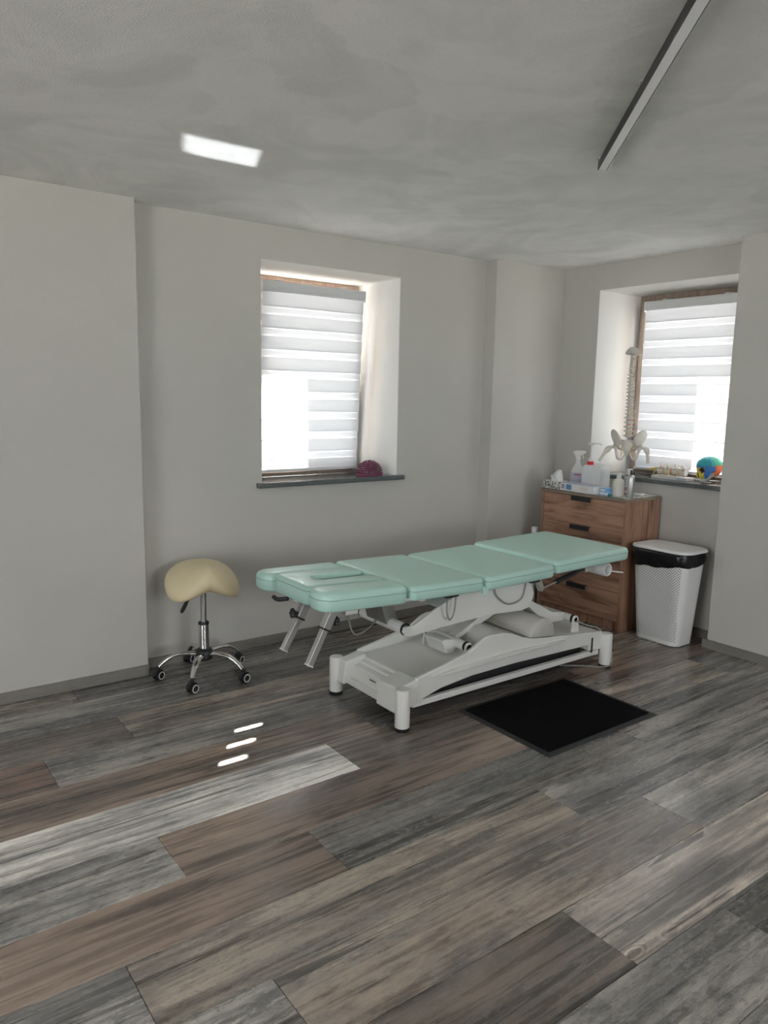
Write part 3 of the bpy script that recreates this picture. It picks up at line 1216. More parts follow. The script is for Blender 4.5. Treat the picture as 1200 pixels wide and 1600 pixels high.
    # --- cables
    for pts in ([(2.265, 2.54, .59), (2.262, 2.545, .52), (2.285, 2.55, .468), (2.312, 2.55, .50), (2.318, 2.545, .59)],
                [(2.60, 2.58, .585), (2.615, 2.575, .53), (2.70, 2.575, .475), (2.80, 2.58, .49), (2.83, 2.58, .575)],
                [(1.76, 2.62, .565), (1.775, 2.62, .50), (1.82, 2.64, .455), (1.93, 2.70, .452), (2.05, 2.78, .47)],
                [(3.27, 2.60, .285), (3.34, 2.58, .255), (3.43, 2.575, .225), (3.475, 2.575, .19), (3.512, 2.545, .12), (3.46, 2.50, .02), (3.36, 2.60, .008), (3.25, 2.68, .008)]):
        add('cable', T(curve_pts(pts, 32), .0042, 8), 'grey_cable', smooth=True)
    for o in parts:
        put(o)
    return t


table()

# half-round foam bolster lying on the base cover
bol = bmesh.new()
sec = [(-.092, 0.0), (-.096, .012)] + [(-.092 * math.cos(PI * k / 12), .022 + .078 * math.sin(PI * k / 12)) for k in range(13)] + [(.096, .012), (.092, 0.0)]
rings = []
for y, s in ((-.255, .94), (-.250, 1.0), (.215, 1.0), (.220, .94)):
    rings.append([Vector((x * s, y, .045 + (z - .045) * s)) for x, z in sec])
loft(bol, rings)
bo = obj('foam_bolster', bol, 'foam_grey', smooth=True, angle=60)
bo.location = (2.935, 2.80, .2685)
bo.rotation_euler = (0, math.radians(6.5), 0)
tag(bo, 'grey half-round foam bolster lying on the white table base', 'bolster')


# ------------------------------------------------------------------ saddle stool
def stool():
    cx, cy = 1.535, 3.652
    t = thing('saddle_stool', 'cream saddle stool with chrome star base on castors', 'stool', (cx, cy, 0))
    # saddle cushion
    bm = bmesh.new()
    nu, nv = 48, 24
    rings = []

    def sp(c, e):
        return math.copysign(abs(c) ** e, c)
    for j in range(1, nv):
        ph = -PI / 2 + PI * j / nv
        ring = []
        for i in range(nu):
            th = 2 * PI * i / nu
            x = 0.196 * sp(math.cos(ph), .55) * sp(math.cos(th), .85)
            y = 0.178 * sp(math.cos(ph), .55) * sp(math.sin(th), .85)
            z = 0.052 * sp(math.sin(ph), .8)
            f = (0.178 - y) / 0.356                     # 0 back .. 1 front (front faces the room)
            x *= 1.03 - 0.13 * f
            ax = abs(x)
            z += -1.9 * x * x * (0.35 + 0.95 * f) - 0.20 * ax * f * f
            tp_ = 0.5 + 0.5 * math.sin(ph)               # 0 underside .. 1 top
            z += (0.012 + 0.040 * tp_) * f ** 2 * math.exp(-(ax / .052) ** 1.15) + 0.022 * (1 - f) ** 2
            z -= 0.020 * (1 - tp_) * f
            z -= 0.012 * f
            cr_, sr_ = math.cos(math.radians(-10)), math.sin(math.radians(-10))
            x, y = x * cr_ - y * sr_, x * sr_ + y * cr_
            ring.append(Vector((x, y, z + 0.555)))
        rings.append(ring)
    loft(bm, rings)
    obj('seat', bm, 'cream_vinyl', t, smooth=True, angle=80)
    obj('seat_plate', B((-.05, -.04, .470), (.05, .06, .490)), 'black_plastic', t, bevel=.003)
    obj('lever', T(curve_pts([(-.03, -.03, .468), (-.10, -.06, .455), (-.145, -.10, .425), (-.165, -.115, .405)], 12), [.006, .006, .006, .006, .007, .008, .009, .010, .010, .010, .010, .009, .007], 10), 'black_plastic', t, smooth=True)
    obj('gas_column', LA([(.001, .27), (.0155, .27), (.0155, .475), (.001, .475)], 20), 'steel', t, smooth=True, angle=40)
    obj('column_sleeve', LA([(.001, .12), (.027, .12), (.027, .292), (.001, .292)], 24), 'chrome', t, smooth=True, angle=40)
    obj('column_collar', LA([(.001, .288), (.028, .288), (.029, .294), (.026, .301), (.001, .303)], 24), 'black_plastic', t, smooth=True, angle=40)
    obj('hub', LA([(.001, .095), (.036, .095), (.046, .105), (.046, .140), (.040, .152), (.030, .158), (.001, .158)], 20), 'black_plastic', t, smooth=True, angle=40)
    for k in range(5):
        a = math.radians(160 + 72 * k)
        ca, sa = math.cos(a), math.sin(a)
        leg = bmesh.new()
        rings = []
        for s in range(9):
            f = s / 8
            r = 0.040 + 0.192 * f
            z = 0.128 + 0.012 * math.sin(PI * f * .8) - 0.064 * f ** 3.2
            w = 0.016 - 0.003 * f + 0.004 * math.sin(PI * f)
            h = 0.012 - 0.003 * f
            slope = -0.1 - 0.8 * f ** 3
            ring = []
            for q in range(10):
                b = 2 * PI * q / 10
                dy, dz = w * math.cos(b), h * math.sin(b)
                rr = r - dz * slope * .6
                ring.append(Vector((rr * ca - dy * sa, rr * sa + dy * ca, z + dz)))
            rings.append(ring)
        loft(leg, rings)
        lg = obj('leg', leg, 'chrome', t, smooth=True, angle=60)
        px, py = 0.238 * ca, 0.238 * sa
        heading = math.radians((20, -150, 160, 40, -70)[k])
        Mx = Matrix.Translation((px, py, 0)) @ Matrix.Rotation(math.radians((25, 20, 15, 30, 35)[k]), 4, 'Z')
        bm = bmesh.new()
        tube(bm, [(0, 0, .045), (0, 0, .072)], .010, 12)
        hood = [(.030 * math.cos(PI * (0.02 + q * .96 / 10)), .029 + .031 * math.sin(PI * (0.02 + q * .96 / 10))) for q in range(11)]
        inn = [(x * .8, .029 + (z - .029) * .8) for x, z in hood][::-1]
        prism(bm, hood + inn, -.013, .013)
        for v in bm.verts:
            v.co = Mx @ v.co
        cs = obj('castor', bm, 'black_plastic', t, smooth=True, angle=40)
        for sg in (-1, 1):
            bm = bmesh.new()
            tube(bm, [(.004, sg * .006, .0262), (.004, sg * .019, .0262), (.004, sg * .022, .0262)], [.0262, .0262, .023], 24)
            for v in bm.verts:
                v.co = Mx @ v.co
            obj('wheel', bm, 'black_rubber', cs, smooth=True, angle=40)
            bm = bmesh.new()
            rr = []
            for r_, y_ in ((.0215, .0215), (.0215, .0232), (.0165, .0232), (.0165, .0215)):
                rr.append([Vector((.004 + r_ * math.cos(2 * PI * q / 24), sg * y_, .0262 + r_ * math.sin(2 * PI * q / 24))) for q in range(24)])
            rr.append(rr[0])
            loft(bm, rr, cap=False)
            for v in bm.verts:
                v.co = Mx @ v.co
            obj('wheel_ring', bm, 'wheel_ring', cs, smooth=True, angle=40)


stool()

# ------------------------------------------------------------------ floor mat
t = thing('floor_mat', 'black rectangular floor mat with a rubber edge before the table', 'mat', (2.745, 2.262, 0))
bm = bmesh.new()
o_, i_ = rrect(-.388, -.290, .388, .290, .006, 3), rrect(-.362, -.264, .362, .264, .004, 3)
loft(bm, [[Vector((x, y, .0)) for x, y in o_], [Vector((x, y, .0015)) for x, y in o_], [Vector((x, y, .006)) for x, y in i_]])
obj('rubber_edge', bm, 'mat_rubber', t)
bm = bmesh.new()
i2 = rrect(-.358, -.260, .358, .260, .004, 3)
loft(bm, [[Vector((x, y, .0055)) for x, y in i_], [Vector((x, y, .0090)) for x, y in i2]])
obj('pile', bm, 'mat_pile', t)


# ------------------------------------------------------------------ chest of drawers
CX0, CX1, CY0, CY1, CH = 4.050, 4.415, 2.880, 3.585, 0.875


def chest():
    t = thing('chest_of_drawers', 'reddish brown wooden chest of four drawers with black handles', 'chest', (CX0, CY0, 0))
    W, Dp = CY1 - CY0, CX1 - CX0
    for y in (0, W - .018):
        obj('side_panel', B((0.0, y, 0), (Dp, y + .018, CH - .018)), 'chest_side_wood', t, bevel=.001)
    obj('top_panel', B((-.004, -.004, CH - .018), (Dp, W + .004, CH)), 'chest_edge', t, bevel=.0015)
    obj('back_panel', B((Dp - .008, .018, .05), (Dp - .002, W - .018, CH - .018)), 'chest_side_wood', t)
    obj('plinth', B((.022, .018, 0), (.040, W - .018, .062)), 'chest_side_wood', t)
    edges = [.066, .262, .462, .662, .855]
    for k in range(4):
        z0, z1 = edges[k] + .0015, edges[k + 1] - .0015
        d = obj('drawer', B((.003, .0195, z0), (.021, W - .0195, z1)), 'chest_front_wood', t, bevel=.001)
        yc = W / 2
        bm = bmesh.new()
        prism(bm, [(.006, z1 - .001), (-.018, z1 - .001), (-.018, z1 - .030), (-.0155, z1 - .030), (-.0155, z1 - .0035), (.006, z1 - .0035)], yc - .080, yc + .080)
        h = obj('handle', bm, 'handle_black', d)
    return t


chest()

# ------------------------------------------------------------------ white perforated bin with lid
BX, BY = 4.19, 2.645


def bin_outline(z):
    f = z / 0.60
    hx, hy = 0.100 + 0.036 * f, 0.152 + 0.040 * f
    return rrect(BX - hx - 0.0, BY - hy, BX + hx, BY + hy, 0.058 + .012 * f, 8)


def resample(poly, n):
    pts = [Vector(p) for p in poly] + [Vector(poly[0])]
    ls = [0]
    for a, b in zip(pts, pts[1:]):
        ls.append(ls[-1] + (b - a).length)
    out = []
    j = 0
    for i in range(n):
        s = ls[-1] * i / n
        while ls[j + 1] < s:
            j += 1
        out.append(pts[j].lerp(pts[j + 1], (s - ls[j]) / max(1e-9, ls[j + 1] - ls[j])))
    return out


def bin_():
    t = thing('perforated_bin', 'white perforated plastic bin with flat lid beside the chest', 'bin', (BX, BY, 0))
    NU, NZ = 118, 66
    z0, z1 = 0.004, 0.575
    bm = bmesh.new()
    rows = []
    for j in range(NZ + 1):
        z = z0 + (z1 - z0) * j / NZ
        rows.append([Vector((p.x - BX, p.y - BY, z)) for p in resample(bin_outline(z), NU)])
    V = [[bm.verts.new(p) for p in r] for r in rows]
    for j in range(NZ):
        for i in range(NU):
            k = (i + 1) % NU
            c = [V[j][i], V[j][k], V[j + 1][k], V[j + 1][i]]
            ctr = (rows[j][i] + rows[j][k] + rows[j + 1][k] + rows[j + 1][i]) / 4
            facex = ctr.x < 0 and abs(ctr.y) < 0.135 + .03 * j / NZ
            backx = ctr.x > 0 and abs(ctr.y) < 0.12
            hole = (i + j) % 2 == 0 and 3 <= j <= NZ - 4 and (facex or backx)
            if not hole:
                bm.faces.new(c)
                continue
            e = .86
            mids = [c[q].co.lerp(c[(q + 1) % 4].co, .5) for q in range(4)]
            dm = [bm.verts.new(ctr.lerp(m, e)) for m in mids]
            for q in range(4):
                bm.faces.new((c[q], c[(q + 1) % 4], dm[q]))
                bm.faces.new((c[(q + 1) % 4], dm[(q + 1) % 4], dm[q]))
    obj('body', bm, 'bin_white', t, smooth=True, angle=60)
    bm = bmesh.new()
    loft(bm, [[Vector((x - BX, y - BY, z)) for x, y in inset(bin_outline(z), d)] for z, d in ((.012, .010), (.30, .009), (.56, .007))])
    obj('inner_wall', bm, 'bin_bag', t, smooth=True)
    obj('bottom_rim', PR([(x - BX, y - BY) for x, y in inset(bin_outline(0), .006)], 0.0, .006, 'z'), 'black_rubber', t)
    # black bag folded over the rim
    rb = random.Random(5)
    bm = bmesh.new()
    N_ = 96
    prof = []
    for z, d, wob in ((.500, -.003, .004), (.515, -.006, .006), (.535, -.009, .008), (.555, -.010, .008), (.575, -.008, .004), (.590, -.003, .0), (.590, .02, .0)):
        ring = []
        for i, p in enumerate(resample(inset(bin_outline(z), d), N_)):
            a = 2 * PI * i / N_
            sag = (.005 * math.sin(5 * a + 1) + .003 * math.sin(11 * a) - .020 * (p.y - BY) / .19) if z < .51 else 0
            n2 = Vector((p.x - BX, p.y - BY)).normalized()
            w = wob * (math.sin(11 * a + z * 90) + .7 * math.sin(23 * a - z * 160) + rb.uniform(-.5, .5)) * .5
            ring.append(Vector((p.x - BX + n2.x * max(w, -.004), p.y - BY + n2.y * max(w, -.004), z + sag - (.012 if z < .51 else 0))))
        prof.append(ring)
    loft(bm, prof, cap=False)
    obj('bin_bag', bm, 'bin_bag', t, smooth=True, angle=80)
    bm = bmesh.new()
    o0 = [(x - BX, y - BY) for x, y in inset(bin_outline(.60), -.012)]
    rings = []
    for d, z in ((.012, .588), (0, .590), (-.001, .596), (.002, .602), (.012, .606), (.04, .603), (.09, .600)):
        rings.append([Vector((x, y, z + .05 * (x * x) + .0)) for x, y in inset(o0, d)])
    loft(bm, rings)
    obj('lid', bm, 'bin_white', t, smooth=True, angle=50)


bin_()

# ------------------------------------------------------------------ white tube standing in the corner
t = thing('upright_tube', 'slim white upright tube in the corner left of the chest', 'tube', (4.085, 3.665, 0))
obj('tube_body', LA([(.001, 0), (.026, 0), (.026, .576), (.0245, .580), (.001, .580)], 20), 'plastic_white', t, smooth=True, angle=40)
obj('tube_foot', LA([(.026, 0), (.032, 0), (.032, .012), (.026, .014)], 20), 'plastic_white', t, smooth=True, angle=40)

# ------------------------------------------------------------------ things on the chest
TZ = CH


def grid_cloth():
    bm = bmesh.new()
    nx, ny = 14, 22
    rc = random.Random(11)
    V = []
    for i in range(nx + 1):
        row = []
        for j in range(ny + 1):
            x = 4.062 + (4.400 - 4.062) * i / nx
            y = 2.892 + (3.560 - 2.892) * j / ny
            wob = .006 * math.sin(j * 1.7) if i == 0 else 0
            row.append(bm.verts.new((x + wob - 4.23, y - 3.226, .0032 + .0018 * math.sin(i * 1.9 + j) * math.sin(j * 1.3) + .0006 * rc.random())))
        V.append(row)
    for i in range(nx):
        for j in range(ny):
            bm.faces.new((V[i][j], V[i + 1][j], V[i + 1][j + 1], V[i][j + 1]))
    o = obj('chest_cloth', bm, 'towel_pattern', smooth=True, angle=80, loc=(4.23, 3.226, TZ))
    md = o.modifiers.new('thick', 'SOLIDIFY')
    md.thickness = .0012
    md.offset = 1
    tag(o, 'white and grey patterned cloth covering the chest top', 'cloth')


grid_cloth()
TZ = CH + .005

# tissue box with a tissue standing out of it
t = thing('tissue_box', 'black and white patterned tissue box with tissue sticking out', 'tissue box', (4.105, 3.500, TZ))
obj('box', B((-.055, -.062, 0), (.055, .085, .052)), 'box_pattern', t, bevel=.001)
obj('box_top', B((-.053, -.060, .052), (.053, .083, .0528)), 'paper_white', t)
bm = bmesh.new()
rows = []
for k in range(7):
    f = k / 6
    row = []
    for i in range(17):
        s = i / 16 - .5
        row.append(Vector((.022 * math.sin(s * 9 + f) * (0.5 + f), s * (.085 - .02 * f) + .01 * f, .050 + f * (.060 + .022 * math.sin(s * 11 + .6)))))
    rows.append(row)
V = [[bm.verts.new(p) for p in r] for r in rows]
for a, b in zip(V, V[1:]):
    for i in range(16):
        bm.faces.new((a[i], a[i + 1], b[i + 1], b[i]))
o = obj('tissue', bm, 'paper_white', t, smooth=True, angle=80)
md = o.modifiers.new('thick', 'SOLIDIFY')
md.thickness = .001

# flat boxes
t = thing('glove_box', 'flat white and blue glove box at the chest front edge', 'box', (4.115, 3.285, TZ), math.radians(-4))
obj('carton', B((-.06, -.150, 0), (.06, .150, .050)), 'paper_white', t, bevel=.001)
obj('print', B((-.0606, .045, .008), (-.0600, .095, .044)), 'print_blue', t)
obj('print', B((-.0606, .108, .010), (-.0600, .138, .042)), 'print_grey', t)
obj('print', B((-.0606, -.100, .012), (-.0600, -.030, .040)), 'label_white', t)
obj('print', B((-.058, -.148, .050), (.058, .148, .0506)), 'print_lilac', t)
t = thing('tissue_carton', 'pale blue flat carton lying between glove box and cream bottle', 'box', (4.125, 3.095, TZ), math.radians(-22))
obj('carton', B((-.045, -.060, 0), (.070, .012, .046)), 'print_skyblue', t, bevel=.001)
obj('print', B((-.0456, -.056, .006), (-.045, .010, .020)), 'paper_white', t)
obj('print', B((-.0456, -.056, .028), (-.045, .004, .040)), 'paper_white', t)
t = thing('small_tube', 'small teal and white tube lying at the chest edge', 'tube', (4.070, 3.055, TZ), math.radians(60))
obj('tube', T([(-.045, 0, .010), (-.03, 0, .0105), (.03, 0, .010), (.05, 0, .008)], [.009, .010, .010, .004], 12), 'plastic_white', t, smooth=True)
obj('cap', T([(-.062, 0, .010), (-.045, 0, .010)], .010, 12), 'print_teal', t, smooth=True)

# trigger spray bottle
t = thing('spray_bottle', 'clear and white trigger spray bottle behind the tissue box', 'bottle', (4.285, 3.475, TZ), math.radians(-50))


def ovloft(prof, sx=1.0, sy=.62, n=28):
    bm = bmesh.new()
    loft(bm, [[Vector((ox + r * sx * math.cos(2 * PI * k / n), r * sy * math.sin(2 * PI * k / n), z)) for k in range(n)] for r, z, ox in prof])
    return bm


obj('bottle', ovloft([(.030, 0, 0), (.047, .002, 0), (.049, .010, 0), (.049, .085, 0), (.046, .110, 0), (.034, .140, 0), (.021, .160, 0), (.015, .180, 0), (.014, .197, 0)]), 'plastic_milky', t, smooth=True, angle=50)
obj('label', ovloft([(.0495, .018, 0), (.0500, .022, 0), (.0500, .085, 0), (.0480, .105, 0)], 1.0, .63), 'print_lilac', t, smooth=True, angle=50)
obj('label_mark', B((-.022, -.0325, .088), (.022, -.0300, .096)), 'print_red', t)
obj('collar', LA([(.001, .194), (.017, .194), (.018, .200), (.018, .214), (.015, .218), (.001, .218)], 18), 'plastic_white', t, smooth=True, angle=40)
obj('spray_head', PR([(-.022, .216), (.016, .216), (.022, .232), (.046, .240), (.052, .246), (.052, .258), (-.012, .262), (-.034, .255), (-.038, .244), (-.024, .232)], -.012, .012), 'plastic_white', t, bevel=.004)
obj('trigger', PR([(.022, .236), (.034, .238), (.040, .212), (.036, .200), (.031, .203), (.032, .214)], -.006, .006), 'plastic_white', t, bevel=.002)

# canister with pump
t = thing('pump_canister', 'milky white square canister with red collar and tall pump', 'canister', (4.255, 3.290, TZ), math.radians(4))
t.scale = (1.0, 1.0, 1.2)
bm = bmesh.new()
rings = []
for z, d in ((0, .006), (.004, .001), (.010, 0), (.120, 0), (.134, .003), (.144, .014)):
    rings.append([Vector((x, y, z)) for x, y in inset(rrect(-.058, -.080, .058, .080, .014, 5), d)])
loft(bm, rings)
obj('body', bm, 'plastic_milky', t, smooth=True, angle=50)
obj('handle_grip', B((-.012, -.060, .142), (.012, .015, .156)), 'plastic_milky', t, bevel=.006)
obj('collar', LA([(.001, .142), (.021, .142), (.022, .146), (.022, .164), (.001, .164)], 20, (0, .050, 0)), 'plastic_red', t, smooth=True, angle=40)
obj('pump_base', LA([(.001, .164), (.017, .164), (.017, .176), (.012, .180), (.001, .180)], 20, (0, .050, 0)), 'plastic_white', t, smooth=True, angle=40)
obj('pump_stem', T([(0, .050, .178), (0, .050, .262)], .006, 12), 'plastic_white', t, smooth=True)
obj('pump_head', B((-.012, .030, .258), (.012, .072, .270)), 'plastic_white', t, bevel=.004)
obj('pump_spout', T(curve_pts([(0, .045, .266), (0, -.005, .268), (0, -.030, .264), (0, -.034, .258)], 9), .0032, 8), 'plastic_white', t, smooth=True)

# lotion bottle
t = thing('lotion_bottle', 'cream coloured round-shouldered lotion bottle with a pump top', 'bottle', (4.118, 3.000, TZ))
t.scale = (1.12, 1.12, 1.12)
obj('bottle', LA([(.001, 0), (.031, 0), (.034, .004), (.034, .074), (.032, .088), (.024, .100), (.013, .106), (.012, .112), (.001, .112)], 28), 'plastic_cream', t, smooth=True, angle=40)
obj('collar', LA([(.001, .110), (.014, .110), (.014, .122), (.001, .122)], 20), 'plastic_white', t, smooth=True, angle=40)
obj('pump_top', PR([(-.012, .122), (.008, .122), (.010, .130), (.026, .127), (.027, .131), (.008, .138), (-.012, .138)], -.007, .007), 'plastic_cream', t, bevel=.003)
# labelled bottle behind it
t = thing('labelled_bottle', 'white cylindrical bottle with red print and black foot', 'bottle', (4.245, 3.020, TZ))
t.scale = (1.08, 1.08, 1.08)
obj('bottle', LA([(.001, .010), (.024, .010), (.0245, .014), (.0245, .118), (.001, .118)], 24), 'plastic_white', t, smooth=True, angle=40)
obj('foot_band', LA([(.001, 0), (.023, 0), (.0248, .003), (.0248, .012), (.001, .012)], 24), 'black_plastic', t, smooth=True, angle=40)
obj('neck_band', LA([(.001, .117), (.0248, .117), (.0248, .124), (.001, .124)], 24), 'black_plastic', t, smooth=True, angle=40)
obj('cap', LA([(.001, .124), (.0235, .124), (.0240, .128), (.0240, .156), (.0220, .160), (.001, .160)], 24), 'plastic_cream', t, smooth=True, angle=40)
for z0, z1, mt in ((.030, .050, 'print_red'), (.066, .070, 'print_grey'), (.080, .084, 'print_grey'), (.094, .099, 'print_grey')):
    bm = bmesh.new()
    rr = []
    for r_, z_ in ((.0246, z0), (.0249, z0), (.0249, z1), (.0246, z1)):
        rr.append([Vector((r_ * math.cos(PI + a), r_ * math.sin(PI + a), z_)) for a in [(-1.0 + 2.2 * k / 12) for k in range(13)]])
    loft(bm, rr, cap=False, closed=False)
    obj('print', bm, mt, t, smooth=True)
# spray can
t = thing('spray_can', 'slim silver grey spray can at the front right chest corner', 'can', (4.122, 2.912, TZ))
t.scale = (1.0, 1.0, 1.08)
obj('can', LA([(.001, 0), (.022, 0), (.0235, .003), (.0235, .120), (.021, .131), (.014, .137), (.001, .138)], 24), 'alu', t, smooth=True, angle=40)
obj('nozzle', LA([(.001, .137), (.008, .137), (.008, .150), (.006, .166), (.001, .167)], 16), 'black_plastic', t, smooth=True, angle=40)
# crumpled tissue lying on the cloth
bm = bmesh.new()
rc = random.Random(4)
V = []
for i in range(9):
    V.append([bm.verts.new(((i - 4) * .012, (j - 4) * .012, .004 + .012 * rc.random() * (1 - ((i - 4) ** 2 + (j - 4) ** 2) / 34))) for j in range(9)])
for i in range(8):
    for j in range(8):
        bm.faces.new((V[i][j], V[i + 1][j], V[i + 1][j + 1], V[i][j + 1]))
o = obj('crumpled_tissue', bm, 'paper_white', smooth=True, angle=80, loc=(4.31, 2.965, TZ - .001))
md = o.modifiers.new('thick', 'SOLIDIFY')
md.thickness = .001
tag(o, 'crumpled white tissue on the cloth behind the spray can', 'tissue')


# ------------------------------------------------------------------ spine model on its stand
def spine():
    bx, by = 4.170, 2.990
    t = thing('spine_model', 'life-size spine model with pelvis and thigh bones on a stand', 'spine model', (bx, by, TZ))
    # back of the spine faces left in the picture; lateral axis and front axis on the chest
    fr = Vector((0.859, 0.512, 0)).normalized()             # ventral direction (turned to the right)
    la = Vector((0.512, -0.859, 0)).normalized()             # its sideways direction
    up = Vector((0, 0, 1))
    z_s = .245                                             # sacrum bottom
    obj('base_plate', LA([(.001, 0), (.013, 0), (.013, .006), (.008, .010), (.001, .012)], 24), 'steel', t, smooth=True, angle=40)
    obj('pole', T([(0, 0, .004), (0, 0, .385)], .0045, 10), 'steel', t, smooth=True)

    def axis(f):
        """f 0 sacrum .. 1 atlas: S-curved line"""
        x = .016 * math.sin(2 * PI * (f * 1.02 + .02)) - .024 * math.sin(PI * f) + .012 * f
        return fr * x + up * (.378 + .522 * f)

    def vert_mesh(kind):
        bm = bmesh.new()
        r = {'c': .0135, 't': .0160, 'l': .0205}[kind]
        h = {'c': .0125, 't': .0165, 'l': .0205}[kind]
        lathe(bm, [(.001, -h / 2), (r, -h / 2), (r * .84, 0), (r, h / 2), (.001, h / 2)], 14, (r * .6, 0, 0))
        # arch, spinous process towards -x, two transverse processes
        sl = {'c': .017, 't': .027, 'l': .030}[kind]
        dr = {'c': -.003, 't': -.016, 'l': -.004}[kind]
        tube(bm, [(0, -.008, 0), (-.012, 0, 0), (-.012 - sl, 0, dr)], [.006, .008, .0055], 8)
        tube(bm, [(0, .008, 0), (-.012, 0, 0)], [.0045, .006], 8)
        tl = {'c': .018, 't': .024, 'l': .030}[kind]
        for s in (-1, 1):
            tube(bm, [(-.004, s * .005, 0), (-.010, s * tl, .002)], [.007, .0050], 8)
        bmesh.ops.recalc_face_normals(bm, faces=bm.faces)
        me = bpy.data.meshes.new('vertebra')
        bm.to_mesh(me)
        bm.free()
        me.materials.append(MATS['bone'])
        for p in me.polygons:
            p.use_smooth = True
        me.set_sharp_from_angle(angle=math.radians(40))
        return me
    meshes = {k: vert_mesh(k) for k in 'ctl'}
    kinds = 'lllll' + 't' * 12 + 'c' * 7
    cum = 0
    hs = {'l': .030, 't': .0232, 'c': .0165}
    tot = sum(hs[k] for k in kinds)
    for i, k in enumerate(kinds):
        f = (cum + hs[k] / 2) / tot
        p = axis(f)
        d = (axis(min(1, f + .02)) - axis(max(0, f - .02))).normalized()
        y_ = la
        x_ = y_.cross(d).normalized()
        if x_.dot(fr) < 0:
            x_ = -x_
            y_ = -y_
        Mx = Matrix((x_, d.cross(x_), d)).transposed().to_4x4()
        Mx.translation = p
        o = bpy.data.objects.new('vertebra', meshes[k])
        COL.objects.link(o)
        o.parent = t
        o.matrix_local = Mx
        q = axis(min(1, (cum + hs[k]) / tot))
        r = {'c': .0132, 't': .0156, 'l': .0200}[k]
        bm = bmesh.new()
        c = q + x_ * r * .6
        tube(bm, [c - d * .0035, c + d * .0035], r * .96, 14)
        obj('disc', bm, 'disc_orange' if i in (2, 3, 21, 22, 23) else 'disc_tan', t, smooth=True, angle=40)
        cum += hs[k]
    # nerve roots and artery beside the neck
    for s in (-1, 1):
        obj('artery', T([axis(f) + fr * .004 + la * s * .012 for f in (.78, .84, .9, .96, 1.0)], .0028, 8), 'disc_orange', t, smooth=True)
    # occiput: a shallow bone plate with a rim
    top = axis(1.0)
    bm = bmesh.new()
    rings = []
    for rr, zz in ((.001, .010), (.016, .012), (.034, .017), (.050, .027), (.056, .040), (.052, .040), (.034, .024), (.001, .018)):
        ring = []
        for k in range(24):
            a = 2 * PI * k / 24
            lift = .016 * max(0, -math.cos(a)) * rr / .05
            ring.append(top + fr * (rr * 1.15 * math.cos(a) - .012) + la * (rr * .9 * math.sin(a)) + up * (zz * (0.55 + .3 * math.cos(2 * a)) + lift))
        rings.append(ring)
    loft(bm, rings)
    obj('occiput', bm, 'bone', t, smooth=True, angle=60)
    # sacrum and tail bone
    bm = bmesh.new()
    rings = []
    for f in range(8):
        g = f / 7
        c = axis(0) + fr * (-.030 * math.sin(PI * g * .8) - .002) + up * (-.012 - .105 * g)
        w, d = .036 * (1 - g) ** .8 + .006, .016 * (1 - g) + .005
        rings.append([c + la * w * math.cos(2 * PI * k / 16) + fr * d * math.sin(2 * PI * k / 16) for k in range(16)])
    loft(bm, rings)
    obj('sacrum', bm, 'bone', t, smooth=True, angle=60)
    for s in (-1, 1):
        for k in range(4):
            c = axis(0) + up * (-.02 - .022 * k) + fr * (-.012 - .004 * k)
            obj('nerve_root', T(curve_pts([c + la * s * .012, c + la * s * .03 - up * .010 - fr * .008, c + la * s * .036 - up * .030], 6), .0022, 6), 'nerve_yellow', t, smooth=True)
    # hip bones: fan-shaped blade, socket, ring of the pubis and sitting bone
    for s in (-1, 1):
        def H(l, f, z):
            return axis(0) + la * s * l + fr * f + up * z
        hip = bmesh.new()
        rim = [(.030, -.038, -.030), (.046, -.046, .010), (.066, -.036, .040), (.088, -.006, .054), (.104, .030, .050), (.112, .058, .026), (.108, .062, .004), (.094, .046, -.026), (.080, .030, -.052), (.062, .008, -.062), (.046, -.016, -.050)]
        cen = (.066, .004, -.010)
        outer = [H(*p) for p in rim]
        nrm = (la * s * .45 - fr * .35 + up * .1).normalized()
        rings = []
        for sgn, sc in ((-1, .0), (-1, .55), (-1, .92), (0, 1.0), (1, .92), (1, .55), (1, .0)):
            ring = []
            c0 = H(*cen)
            for p in outer:
                q = c0 + (p - c0) * max(sc, .02)
                th = .0042 * (1.5 if sc > .9 else .7)
                dish = .012 * (1 - sc ** 2)
                ring.append(q + nrm * (sgn * th + dish))
            rings.append(ring)
        loft(hip, rings)
        hb = obj('hip_bone', hip, 'bone', t, smooth=True, angle=80)
        ring_pts = curve_pts([H(.072, .020, -.052), H(.050, .060, -.072), H(.012, .078, -.088), H(.014, .066, -.108), H(.036, .030, -.138), H(.058, .000, -.132), H(.068, .004, -.090), H(.074, .016, -.060)], 28)
        obj('pubic_ring', T(ring_pts, [.012 - .005 * math.sin(PI * i / (len(ring_pts) - 1)) for i in range(len(ring_pts))], 10), 'bone', t, smooth=True)
        # short thigh bone: head, neck, trochanter, cut shaft
        sp_ = 1 if s > 0 else 1
        k0 = H(.078, .022, -.056)
        ab = .045 if s < 0 else .0
        fem = curve_pts([k0, H(.094, .022, -.062), H(.112, .020, -.068), H(.123 + ab * .2, .018, -.088), H(.128 + ab * .6, .020, -.124), H(.130 + ab, .024, -.158)], 25)
        n_ = len(fem)
        rad = []
        for i in range(n_):
            f = i / (n_ - 1)
            rad.append(.020 - .010 * min(1, f / .22) + (.009 * math.exp(-((f - .5) / .14) ** 2)) + .002 * max(0, f - .8) * 5)
        obj('thigh_bone', T(fem, rad, 14), 'bone', t, smooth=True, angle=60)
    return t


spine()

